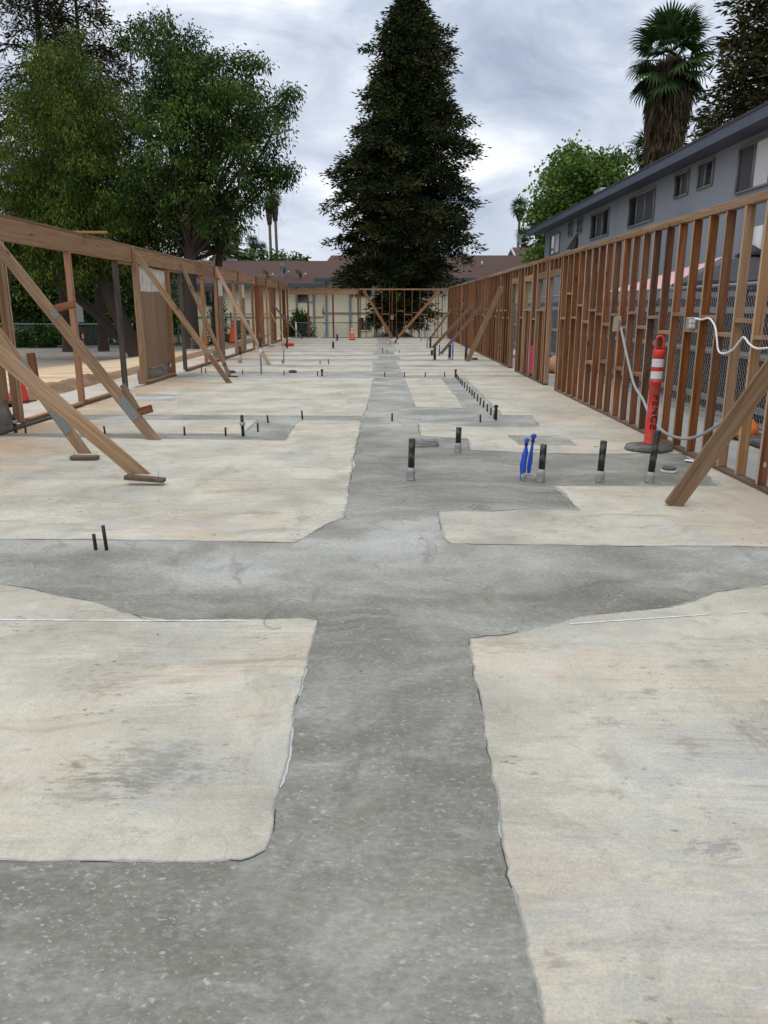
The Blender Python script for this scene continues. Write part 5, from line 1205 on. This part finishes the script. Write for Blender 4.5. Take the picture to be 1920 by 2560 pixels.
# signs
t = thing('road_sign', 'grey back of a square sign in front of the dark left trees', 'sign', (-16.6, 43, -1.0)); box('panel', (-16.65, 43, 1.28), (.75, .02, 1.0), M_GREYSIGN, t, bev=.004); mobj('pole', lathe('pole', [(.03, -1.0), (.03, 1.8)], 8), M_GALV, t, T(-16.65, 43.05, 0))
t = thing('street_sign', 'pair of blue street signs beyond the left fence', 'sign', (-33.5, 74, -1.57)); box('panel', (-33.4, 74, .75), (1.05, .03, .34), M_BLUESIGN, t); box('panel', (-33.3, 74, .28), (.75, .03, .45), M_BLUESIGN, t)
for x, z, w in ((-33.5, .75, .6), (-33.3, .33, .4)): box('white_print', (x, 73.982, z), (w, .004, .09), M_WHITEFRAME, t, bev=0)
mobj('pole', lathe('pole', [(.04, -1.57), (.04, .98)], 8), M_GALV, t, T(-33.3, 74.06, 0))
for k, z in enumerate((.35, -.15)):
    pass
GR = thing('guard_rail', 'white horizontal rails beyond the left shrubs', 'rail', (-36, 69, -1.5))
for z in (.15, -.35): box('rail', (-31.5, 69, z), (5.5, .08, .14), M_WHITEFRAME, GR)
for x in (-34, -32.5, -31, -29): box('post', (x, 69.1, -.6), (.12, .1, 1.8), M_WHITEFRAME, GR)

# car parked below the end wall
CAR = thing('parked_car', 'silver car parked beyond the chain link behind the end wall', 'car', (1.0, 53.5, -1.42))
prof = [(-2.2, .35), (-2.25, .75), (-2.1, .95), (-1.45, 1.02), (-.85, 1.40), (-.2, 1.47), (.45, 1.40), (1.15, 1.0), (1.95, .86), (2.25, .66), (2.27, .35)]
V, F = [], []
for yy, inset in ((-.86, 0), (-.80, .0), (.80, 0), (.86, 0)):
    for x, z in prof:
        k = .16 * max(0, (z - .98) / .49); V.append((1.0 + x, 53.5 + yy * (1 - k * 1.2) if abs(yy) > .8 else 53.5 + yy * (1 - k * 1.2), -1.42 + z))
n = len(prof)
for j in range(3):
    for i in range(n - 1): F.append((j * n + i, j * n + i + 1, (j + 1) * n + i + 1, (j + 1) * n + i))
F.append(tuple(range(n))); F.append(tuple(range(4 * n - 1, 3 * n - 1, -1)))
F.append((0, 3 * n, 4 * n - 1, n - 1))
mobj('body', pydata('body', V, F), M_CAR, CAR)
def cg(name, pts): return mobj(name, pydata(name, [(1.0 + x, 53.5 + y, -1.42 + z) for x, y, z in pts], [tuple(range(len(pts)))]), M_GLASS, CAR)
cg('windscreen', [(.52, -.62, 1.375), (1.10, -.70, 1.045), (1.10, .70, 1.045), (.52, .62, 1.375)]); cg('rear_window', [(-1.40, -.68, 1.065), (-.90, -.62, 1.385), (-.90, .62, 1.385), (-1.40, .68, 1.065)])
cg('side_window', [(-1.15, -.852, 1.06), (.95, -.852, 1.06), (.42, -.745, 1.36), (-.75, -.745, 1.37)])
for x in (-1.4, 1.4):
    for y in (-.78, .78):
        w = mobj('wheel', lathe('wheel', [(.2, -.1), (.32, -.1), (.33, 0), (.32, .1), (.2, .1)], 18), M_RUBBER, CAR, T(1 + x, 53.5 + y, -1.09) @ Matrix.Rotation(R(90), 4, 'X'))
        mobj('rim', lathe('rim', [(.2, -.105), (.2, .105)], 14), M_GALV, w, T(1 + x, 53.5 + y, -1.09) @ Matrix.Rotation(R(90), 4, 'X'))
for y in (-.6, .6): box('headlight', (3.22, 53.5 + y, -.77), (.08, .3, .12), M_REFLECT, CAR)

# ------------------------------------------------------------------ vegetation
def norm(a): return a / np.maximum(1e-9, np.linalg.norm(a, axis=1, keepdims=True))


def leafmesh(name, P, D, Ln, Wd, m, parent, g, fold=.0, **pr):
    """kite-shaped leaves: P base points, D directions, Ln lengths, Wd widths"""
    D = norm(D); n = len(P); S = norm(np.cross(D, norm(g.normal(size=(n, 3)))))
    Ln = np.broadcast_to(np.asarray(Ln), (n,))[:, None]; Wd = np.broadcast_to(np.asarray(Wd), (n,))[:, None]
    V = np.empty((n, 4, 3)); mid = P + D * Ln * .45
    V[:, 0] = P; V[:, 1] = mid + S * Wd * .5; V[:, 2] = P + D * Ln; V[:, 3] = mid - S * Wd * .5
    F = np.arange(n * 4).reshape(n, 4)
    return mobj(name, bulk(name, V.reshape(-1, 3), F), m, parent, **pr)


def limb(p, q, r0, r1, rr, sag=0.0, k=6, wob=.12):
    p, q = Vector(p), Vector(q); out = []; d = (q - p).length
    o1 = Vector((rr.uniform(-1, 1), rr.uniform(-1, 1), rr.uniform(0, 1))) * d * wob
    for i in range(k + 1):
        t = i / k; out.append(p.lerp(q, t) + o1 * math.sin(math.pi * t) + Vector((0, 0, -sag * t * t)))
    return out, [r0 + (r1 - r0) * (i / k) ** .8 for i in range(k + 1)]


def broadleaf(name, label, base, fork, tr, lobes, Y, lm, leaf=(.17, .07), per=46, dens=11, droop=.7, seed=1, group=None, depth=.9, bark=None, sig=.26, cat='tree', hang=0, lean=0.0, twig=8, dup=True):
    g = np.random.default_rng(seed); rr = random.Random(seed); bark = bark or M_TRUNK
    t = thing(name, label, cat, base, group)
    fk = Vector(fork); pts, rad = limb(base, fk, tr, tr * .72, rr, 0, 6, .05)
    tubes('trunk', [(pts, [rad[0] * 1.25] + rad[1:])], bark, t, 9)
    br, CP = [], []
    hangs = []
    for (x, z, r) in lobes:
        offs = [rr.uniform(-1, 1) * depth * max(1.0, r)]
        if dup and r > 1.2: offs = [-.9 * r * depth + rr.uniform(-.4, .4), .8 * r * depth + rr.uniform(-.4, .4)]
        for dy in offs:
            c = Vector((x + rr.uniform(-.15, .15) * r, Y + dy, z + rr.uniform(-.1, .1) * r))
            r0 = min(tr * .45, .035 + .03 * r); pts, rad = limb(fk + Vector((rr.uniform(-.1, .1), rr.uniform(-.1, .1), rr.uniform(-.6, .2))), c, r0 * 1.6, .03, rr, 0, 7, .10); br.append((pts, rad))
            nc = max(5, int(dens * r * r)); u = norm(g.normal(size=(nc, 3))); q = (g.random(nc) ** .42)[:, None]
            sc = np.array([1, 1, .85]); C = np.array(c) + u * q * r * sc; CP.append(C)
            for j in range(min(nc, int(twig * max(.6, r)))):
                e = Vector(C[j]); pts, rad = limb(pts[-1 - rr.randint(0, 2)], e, .022, .005, rr, 0, 4, .12) if False else limb(c, e, .022, .006, rr, 0, 4, .14); br.append((pts, rad))
                if hang and rr.random() < hang:
                    br.append(limb(e, e + Vector((rr.uniform(-.4, .4), rr.uniform(-.4, .4), -rr.uniform(.6, 1.9))), .007, .003, rr, 0, 4, .15))
    tubes('branches', br, bark, t, 4, kind='stuff')
    C = np.concatenate(CP); n = len(C)
    k = np.maximum(4, g.poisson(per, n)); idx = np.repeat(np.arange(n), k); N = len(idx)
    dl = g.normal(size=(N, 3)) * sig * np.array([1, 1, .8]); P = C[idx] + dl
    D = norm(dl) * .6 + g.normal(size=(N, 3)) * .45; D[:, 2] -= droop
    s = g.uniform(.65, 1.25, N)
    leafmesh('crown', P, D, leaf[0] * s, leaf[1] * s, lm, t, g, kind='stuff')
    return t


def conifer(name, label, base, top, tr, prof, lm, seed=1, group=None, bark=None, step=.34, nb=7, leaf=(.34, .085), dens=58, droop=.28, up=.10, topx=0.0, low=2.4, thick=.24, cat='tree', gap=0.0, clump=3.2, cs=1.0, tuft=-.15, shrink=0.0):
    """prof: rows of (z, left x, right x) - the crown outline; the trunk runs from base to top"""
    g = np.random.default_rng(seed); rr = random.Random(seed); bark = bark or M_REDBARK
    t = thing(name, label, cat, base, group); b = Vector(base); tp = Vector(top)
    K = 14; pts = [b.lerp(tp, i / K) + Vector((.12 * mnoise.noise((i * .7, seed, 0)), .12 * mnoise.noise((seed, i * .7, 0)), 0)) for i in range(K + 1)]
    tubes('trunk', [(pts, [tr * (1.25 if i == 0 else (1 - .93 * i / K)) for i in range(K + 1)])], bark, t, 9)
    zz = [p[0] for p in prof]; lx = [p[1] for p in prof]; rx = [p[2] for p in prof]
    br, PS, DS = [], [], []
    lx = [p[1] + shrink for p in prof]; rx = [p[2] - shrink for p in prof]
    z = low + base[2]
    while z < tp.z - .25:
        f = (z - b.z) / (tp.z - b.z); c = b.lerp(tp, f); az0 = rr.uniform(0, 6.28)
        l, r_ = abs(c.x - np.interp(z, zz[::-1], lx[::-1])), abs(np.interp(z, zz[::-1], rx[::-1]) - c.x)
        for j in range(nb):
            if rr.random() < gap: continue
            az = az0 + 6.283 * j / nb + rr.uniform(-.3, .3); ca = math.cos(az)
            Rr = (r_ if ca > 0 else l) * abs(ca) + .5 * (r_ + l) * (1 - abs(ca)); Rr *= rr.choice((.55, .75, .9, 1.0, 1.05)) * rr.uniform(.88, 1.1)
            Rr = max(.35, Rr * (1 + .26 * mnoise.noise((ca * 1.3 + seed, math.sin(az) * 1.3, z * .55)))); out = Vector((ca, math.sin(az), 0)); k = 7; P = []
            dr = droop * rr.uniform(.6, 1.5)
            for i in range(k + 1):
                s = i / k; P.append(c + out * Rr * s + Vector((0, 0, Rr * (up * math.sin(s * 2.4) - dr * s * s))))
            br.append((P, [max(.005, (.012 + .014 * Rr) * (1 - .85 * i / k)) for i in range(k + 1)]))
            A = np.array([tuple(p) for p in P]); side = np.array([-out.y, out.x, 0.0]); w = thick * (.5 + Rr * .34)
            nc = max(2, int(Rr * clump)); s = g.uniform(.2, 1.0, nc) ** .75; ii = np.clip((s * k).astype(int), 0, k - 1); fr = (s * k - ii)[:, None]
            Cc = A[ii] * (1 - fr) + A[ii + 1] * fr; lat = g.normal(size=(nc, 1)) * w * (1.1 - .7 * s)[:, None]; Cc = Cc + side * lat; Cc[:, 2] -= np.abs(lat[:, 0]) * .3
            m = max(6, int(dens * Rr / nc * (.6 + .4 * min(1, Rr / 2)))); idx = np.repeat(np.arange(nc), m); dl = g.normal(size=(len(idx), 3)) * np.array([.22, .22, .085]) * cs
            Q = Cc[idx] + dl; Dd = np.array(out) * .5 + norm(dl) * .75 + side * np.sign(lat[idx]) * .25 + g.normal(size=(len(idx), 3)) * .3; Dd[:, 2] += tuft
            PS.append(Q); DS.append(Dd)
        z += step * rr.uniform(.75, 1.25) * (1 if f < .75 else .8)
    tubes('branches', br, bark, t, 4, kind='stuff')
    P = np.concatenate(PS); D = np.concatenate(DS); s = g.uniform(.6, 1.3, len(P))
    leafmesh('crown', P, D, leaf[0] * s, leaf[1] * s, lm, t, g, kind='stuff')
    return t


conifer('conifer_tree', 'big dark conifer standing behind the end wall in the middle', (.62, 47.0, -1.42), (1.56, 47.0, 22.0), .46, [(22.0, 1.45, 1.75), (20, 1.15, 2.0), (18.6, .85, 2.2)] + [(PROF3[0][0], .62, 2.25)] + PROF3[1:], M_LEAF_CON, 3, step=.26, nb=10, dens=98, leaf=(.26, .08), low=4.4, droop=.20, up=.16, thick=.34, gap=.05, clump=3.2, tuft=-.12, cs=1.05, shrink=.30)
conifer('conifer_sapling', 'low dark conifer foliage around the foot of the big conifer', (.9, 46.2, -1.42), (1.0, 46.2, 3.6), .10, [(3.6, .6, 1.5), (2.6, -.3, 2.5), (1.5, -.9, 2.9), (.6, -1.3, 2.7), (-.2, -.4, 2.2), (-1.4, 0, 1.6)], M_LEAF_CON, 5, step=.22, nb=9, dens=85, leaf=(.28, .07), low=2.3, cat='tree')
P0 = [(27, -20.4, -19.6), (19, -22.4, -17.6), (14, -23.6, -17.0), (10, -23.8, -17.2), (6, -23.5, -17.5)]
conifer('conifer_tree', 'tall sparse conifer at the left edge behind the leafy trees, left trunk', (-20.0, 50, -1.2), (-19.8, 50, 27), .38, P0, M_LEAF_CON2, 11, 'conifers at the left edge', step=.5, nb=7, dens=54, leaf=(.30, .08), droop=.6, up=.22, low=6, gap=.2)
P1_ = [(25, -18.6, -17.4), (19, -20.2, -15.6), (15, -20.6, -14.6), (12, -20.8, -14.6), (8, -20.3, -15.5)]
conifer('conifer_tree', 'sparse conifer at the left edge behind the leafy trees, right trunk', (-18.2, 51, -1.2), (-17.9, 51, 25), .30, P1_, M_LEAF_CON2, 12, 'conifers at the left edge', step=.5, nb=7, dens=52, leaf=(.30, .08), droop=.55, up=.2, low=7, gap=.2)
P4 = [(23, 15.2, 16.4), (17, 13.9, 18.6), (13.5, 13.5, 19), (11, 12.9, 19.5), (9.4, 12.4, 20), (8.0, 11.2, 20), (6, 12, 19)]
conifer('conifer_tree', 'brown green conifer rising over the grey roof at the right edge', (15.9, 34, 0), (15.7, 34, 23), .42, P4, M_LEAF_CON2, 21, None, step=.36, nb=8, dens=62, leaf=(.30, .09), droop=.35, up=.15, low=5, gap=.08)

LOB1 = LOB1 + [(-14.8, 3.7, 1.4), (-12.9, 3.5, 1.3), (-16.6, 4.1, 1.4), (-11.0, 4.3, 1.2), (-13.8, 4.9, 1.5)]
broadleaf('pepper_tree', 'wide weeping green tree over the left beam with a leaning trunk', (-11.4, 36.6, -.6), (-12.6, 36.3, 3.2), .42, LOB1, 36, M_LEAF_T1, leaf=(.19, .045), per=90, dens=12, droop=1.0, seed=31, hang=.5, sig=.24)
broadleaf('leaning_branch_tree', 'dark low leaning trunk arching under the left trees', (-11.9, 37.6, -.6), (-16.4, 38.2, 3.3), .26, [(-17.5, 4.4, 1.3), (-16.2, 4.6, 1.2), (-14.4, 4.4, 1.2), (-13.4, 3.6, .9), (-15.6, 3.2, .8), (-12.0, 3.9, 1.2), (-10.6, 4.0, 1.0)], 38, M_LEAF_T2, leaf=(.18, .06), per=60, dens=14, droop=.9, seed=35, hang=.6)
broadleaf('ash_tree', 'tall leafy green tree with an open crown at left of centre', (-8.55, 35.2, -.4), (-8.35, 35, 4.2), .36, LOB2, 34.8, M_LEAF_T2, leaf=(.17, .065), per=92, dens=8.8, droop=.8, seed=41, hang=.3, twig=9, sig=.21)
broadleaf('ash_tree', 'second dark trunk with low hanging foliage beside the tall leafy tree', (-7.9, 37.5, -.4), (-7.4, 37.2, 4.5), .22, [(-7.8, 5.2, 1.2), (-9.6, 4.4, 1.3), (-10.6, 3.4, 1.2), (-9.2, 3.2, .9), (-11.4, 2.4, .9), (-7.0, 5.8, 1.2), (-8.8, 6.2, 1.4)], 37.2, M_LEAF_T2, leaf=(.18, .07), per=55, dens=14, droop=.9, seed=43, hang=.7)
broadleaf('bright_tree', 'fresh bright green tree beyond the end of the grey roof', (13.6, 58, -1.4), (13.6, 58, 4), .25, LOB5, 58, M_LEAF_BR, leaf=(.26, .20), per=40, dens=9, droop=.35, seed=51, sig=.32)
# darker trees far left under the crowns
for i, (x, y, h, r, lb) in enumerate(((-37, 74, 7.0, 3.4, 'round dark tree far behind the blue street signs'), (-30.5, 72, 8.0, 3.6, 'dark tree behind the temporary fence'), (-26.5, 68, 8.0, 3.4, 'dark tree behind the row of striped delineators'), (-22.0, 66, 7.5, 3.2, 'dark bushy tree between the shrubs and the cream block'), (-19.6, 64.8, 6.0, 2.4, 'dark bushy tree in front of the cream block'), (-24.6, 71, 9.5, 3.8, 'dense dark tree filling the gap under the weeping tree'), (-29.0, 66.5, 7.5, 3.0, 'dense dark tree behind the grey square sign'))):
    broadleaf('dark_tree', lb, (x, y, -1.5), (x, y, h * .3 - 1), .16, [(x + a * r * .6, h * .52 + b * r * .55 - 1.2, r * .62) for a, b in ((-1, 0), (1, .1), (0, 1), (.2, -.3), (-.5, .8), (.7, .9), (-1.2, -.8), (1.1, -.8), (-.2, -1.0), (.6, -1.1))], y, M_LEAF_T2, leaf=(.32, .17), per=36, dens=8, droop=.4, seed=60 + i, sig=.36)


def shrub(name, label, c, w, h, d, lm, seed, leaf=(.14, .05), n=2600, group=None, cat='shrub', up=.3):
    g = np.random.default_rng(seed); t = thing(name, label, cat, c, group); rr = random.Random(seed)
    st = [limb(c, (c[0] + rr.uniform(-.7, .7) * w / 2, c[1] + rr.uniform(-.6, .6) * d / 2, c[2] + h * rr.uniform(.5, .9)), .022, .006, rr, 0, 4, .08) for _ in range(14)]
    tubes('stems', st, M_TRUNK, t, 4, kind='stuff')
    u = norm(g.normal(size=(int(n / 26), 3))); u[:, 2] = np.abs(u[:, 2]); q = (g.random(len(u)) ** .4)[:, None]
    C = np.array(c) + u * q * np.array([w / 2, d / 2, h * .92]) + np.array([0, 0, .05]); idx = np.repeat(np.arange(len(C)), 26); N = len(idx)
    P = C[idx] + g.normal(size=(N, 3)) * .13 * np.array([1, 1, 1]); D = g.normal(size=(N, 3)) * .7; D[:, 2] += up
    P[:, 2] = np.maximum(P[:, 2], c[2] + .02); s = g.uniform(.6, 1.3, N)
    leafmesh('leaves', P, D, leaf[0] * s, leaf[1] * s, lm, t, g, kind='stuff'); return t


shrub('laurel_bush', 'tall green bush between the left posts and the open end wall', (-5.25, 49, -1.42), 2.1, 2.9, 1.7, M_SHRUB, 71, (.17, .075), 11000)
shrub('hedge', 'clipped hedge under the wall lantern', (-4.1, 58.0, -1.45), 2.6, .55, 1.0, M_SHRUB, 72, (.12, .06), 1600, cat='hedge'); shrub('hedge', 'clipped hedge under the white framed window', (-1.2, 58.5, -1.45), 2.4, .7, 1.0, M_SHRUB, 73, (.12, .06), 1600, cat='hedge')
for i, (x, w, h, lb) in enumerate(((-28.6, 3.4, 1.5, 'leftmost dark shrub along the far pavement edge'), (-26.2, 3.0, 1.7, 'second dark shrub from the left along the pavement edge'), (-23.8, 2.4, 1.3, 'shrub behind the leftmost striped delineator'), (-18.8, 2.5, 1.0, 'low shrub right of the temporary fence'), (-12.6, 3.4, 1.0, 'low shrub at the foot of the cream block'))):
    shrub('dark_shrub', lb, (x, 60.4 if i < 2 else 63.0, -1.55), w, h + .3, 1.8, M_SHRUB, 80 + i, (.22, .09), 2600, 'shrubs along the far pavement edge')
shrub('flowering_bush', 'pale leaved shrub beside the silver car', (-.1, 49.5, -1.42), 1.5, 1.7, 1.2, leafmat('grey_leaf', (.05, .06, .045), (.10, .11, .085), (.2, .2, .17)), 90, (.12, .045), 1700)
shrub('green_shrub', 'light green leaves between the posts before the cream block', (-9.8, 47, -.3), 1.5, 2.6, 1.2, M_SHRUB, 91, (.15, .06), 2200)


def frondmesh(pet, ln, nl, seed, fold=.25):
    q = random.Random(seed); V, F = [], []
    tube_arr([(0, 0, 0), (pet * .5, 0, .02), (pet, 0, 0)], [.035, .025, .018], 4, V, F)
    for i in range(nl):
        a = R(-112 + 224 * i / (nl - 1)); l = ln * (.72 + .28 * math.cos(a * .8)) * q.uniform(.9, 1.06); w = ln * .052
        d = Vector((math.cos(a), math.sin(a), -fold * abs(math.sin(a)))).normalized(); s = Vector((-math.sin(a), math.cos(a), 0))
        p0 = Vector((pet, 0, 0)); p1 = p0 + d * l * .55; p2 = p0 + d * l * .82 + Vector((0, 0, -l * .06)); p3 = p0 + d * l + Vector((0, 0, -l * q.uniform(.14, .3))); b = len(V)
        for p, ww in ((p0, .25), (p1, 1.0), (p2, .7)): V += [tuple(p + s * w * ww), tuple(p - s * w * ww)]
        V.append(tuple(p3)); F += [(b, b + 1, b + 3, b + 2), (b + 2, b + 3, b + 5, b + 4), (b + 4, b + 5, b + 6, b + 6)]
    me = bpy.data.meshes.new('frond'); me.from_pydata(V, [], [tuple(dict.fromkeys(f)) for f in F]); me.update(); return me


def fan_dirs(n, q, lo=-35, hi=80):
    for i in range(n):
        el = R(lo + (hi - lo) * ((i + .5) / n) ** .9) ; az = i * 2.39996 + q.uniform(-.25, .25); yield az, el


PT = thing('fan_palm', 'big fan palm with a shaggy brown skirt over the grey roof', 'palm tree', (17.4, 52, -1.4)); q = random.Random(5)
tubes('trunk', [([(17.45, 52, -1.4), (17.42, 52, 8), (17.37, 52, 16.3)], [.42, .36, .34])], M_PALMTRUNK, PT, 10)
FR = [frondmesh(1.45, 1.42, 24, s) for s in range(3)]
for i, (az, el) in enumerate(fan_dirs(42, q, -68, 72)):
    M = T(17.37, 52, 15.9 + .5 * math.sin(el)) @ Matrix.Rotation(az, 4, 'Z') @ Matrix.Rotation(-el, 4, 'Y') @ Matrix.Rotation(q.uniform(-.5, .5), 4, 'X')
    mobj('frond', FR[i % 3], M_PALM, PT, M)
g = np.random.default_rng(4); n = 9000; z = g.uniform(9.6, 16.2, n); rad_ = np.interp(z, [9.6, 11, 12.5, 14.5, 16.2], [.60, .85, 1.12, 1.28, .75]) * g.uniform(.45, 1.04, n); a = g.uniform(0, 6.283, n)
P = np.stack([17.4 + rad_ * np.cos(a), 52 + rad_ * np.sin(a), z], 1); D = np.stack([np.cos(a) * .18, np.sin(a) * .18, -np.ones(n)], 1) + g.normal(size=(n, 3)) * .14
leafmesh('dead_frond_skirt', P, D, g.uniform(.5, 1.3, n), g.uniform(.05, .12, n), M_THATCH, PT, g, kind='stuff')


def far_palm(label, X, Y, zc, zb, rad, seed, group, trunk=.16, skirt=.8, n=26, cat='palm tree'):
    t = thing('fan_palm', label, cat, (X, Y, zb), group); q = random.Random(seed); lean = q.uniform(-.3, .3)
    tubes('trunk', [([(X + lean, Y, zb), (X + lean * .5, Y, (zb + zc) / 2), (X, Y, zc)], [trunk * 1.25, trunk, trunk * .85])], M_PALMTRUNK, t, 7)
    src = frondmesh(rad * .42, rad * .58, 11, seed); co = np.empty(len(src.vertices) * 3); src.vertices.foreach_get('co', co); co = co.reshape(-1, 3); fs = [tuple(p.vertices) for p in src.polygons]; V, F = [], []
    for az, el in fan_dirs(n, q, -60, 80):
        M = np.array(T(X, Y, zc) @ Matrix.Rotation(az, 4, 'Z') @ Matrix.Rotation(-el, 4, 'Y') @ Matrix.Rotation(q.uniform(-.6, .6), 4, 'X')); b = len(V)
        V += [tuple(r) for r in (co @ M[:3, :3].T + M[:3, 3])]; F += [tuple(b + k for k in f) for f in fs]
    mobj('crown', pydata('crown', V, F), M_PALM, t, kind='stuff')
    if skirt:
        g = np.random.default_rng(seed); m = 500; z = zc - g.uniform(0, 1, m) * skirt * rad; a = g.uniform(0, 6.28, m); rr_ = trunk + rad * .28 * (1 - (zc - z) / (skirt * rad)) * g.random(m)
        leafmesh('dead_frond_skirt', np.stack([X + rr_ * np.cos(a), Y + rr_ * np.sin(a), z], 1), np.stack([np.cos(a) * .2, np.sin(a) * .2, -np.ones(m)], 1), .6 * rad * .5, .12, M_THATCH, t, g, kind='stuff')


far_palm('smaller fan palm just left of the big shaggy palm', 18.9, 60, 12.4, -1.5, 1.7, 2, None, .2, 1.0, 30)
far_palm('tall thin palm far off left of the bright green tree', 14.9, 90, 12.1, -1.8, 1.35, 3, None, .16)
far_palm('short far palm below the tall thin palm on the right', 15.5, 90, 9.1, -1.8, 1.3, 4, None, .16)
far_palm('left one of the twin tall palms at the tree edge', -14.7, 105, 14.5, -1.8, 1.35, 5, 'far palms over the left roof', .20, 1.8)
far_palm('right one of the twin tall palms at the tree edge', -13.95, 105, 14.8, -1.8, 1.3, 6, 'far palms over the left roof', .20, 1.8)
far_palm('far palm nearest the leafy tree trunks', -21.3, 110, 11.6, -1.8, 1.35, 7, 'far palms over the left roof', .2)
far_palm('far palm just right of the one by the leafy tree', -20.0, 110, 10.6, -1.8, 1.3, 8, 'far palms over the left roof', .2)
far_palm('higher one of the two middle far palms over the roof', -18.5, 115, 10.4, -1.8, 1.3, 9, 'far palms over the left roof', .2)
far_palm('lower one of the two middle far palms over the roof', -17.4, 115, 9.5, -1.8, 1.3, 10, 'far palms over the left roof', .2)
far_palm('far palm poking over the right brown roof', 7.9, 100, 6.3, -1.8, 1.5, 14, None, .2)


def date_palm(label, X, Y, zc, zb, rad, seed, group):
    t = thing('date_palm', label, 'palm tree', (X, Y, zb), group); q = random.Random(seed)
    tubes('trunk', [([(X, Y, zb), (X, Y, zc)], [.35, .3])], M_PALMTRUNK, t, 8); Ps, Ds = [], []; V, F = [], []
    for az, el in fan_dirs(34, q, -20, 80):
        p = Vector((X, Y, zc)); pts = [p]; e = el
        for k in range(9):
            p = p + Vector((math.cos(az) * math.cos(e), math.sin(az) * math.cos(e), math.sin(e))) * rad / 9; e -= .16; pts.append(p)
            d = (pts[-1] - pts[-2]).normalized(); s = Vector((-math.sin(az), math.cos(az), 0))
            for sgn in (-1, 1):
                for h in (0, .5): Ps.append(tuple(pts[-2].lerp(pts[-1], h))); Ds.append(tuple(d * .6 + s * sgn + Vector((0, 0, -.25))))
        tube_arr(pts, .03, 3, V, F)
    mobj('fronds', pydata('fronds', V, [tuple(dict.fromkeys(f)) for f in F]), M_DATE, t, kind='stuff'); g = np.random.default_rng(seed)
    leafmesh('leaflets', np.array(Ps), np.array(Ds), rad * .26, .14, M_DATE, t, g, kind='stuff')


date_palm('feathery date palm beside the leafy tree trunks over the roof', -18.9, 95, 7.4, -1.8, 3.2, 1, 'date palms over the left roof'); date_palm('pale date palm in the middle of the left roofline', -16.2, 95, 6.6, -1.8, 2.8, 2, 'date palms over the left roof')
date_palm('low date palm left of the middle one on the roofline', -17.6, 97, 6.2, -1.8, 2.4, 3, 'date palms over the left roof'); date_palm('pale palm fronds over the right brown roof', 5.4, 95, 6.0, -1.8, 2.2, 4, None); date_palm('second pale palm left of the small fan palm on the right roof', 6.6, 96, 5.8, -1.8, 2.0, 6, None)
for i, (x, zc, r, lb) in enumerate(((-12.9, 6.6, 1.6, 'dark round tree top under the twin tall palms'), (-10.6, 6.5, 1.7, 'dark round tree top right of the twin palms'), (-14.8, 6.0, 1.2, 'low dark tree top left of the twin palms'))):
    broadleaf('far_tree', lb, (x, 95, -1.8), (x, 95, zc - r * 1.4), .2, [(x + a * r * .6, zc + b * r * .4, r * .55) for a, b in ((-1, 0), (1, .1), (0, .8), (.2, -.6), (-.5, -.8))], 95, M_LEAF_T2, leaf=(.4, .25), per=26, dens=8, droop=.3, seed=100 + i, group='far trees over the left roof', sig=.35)
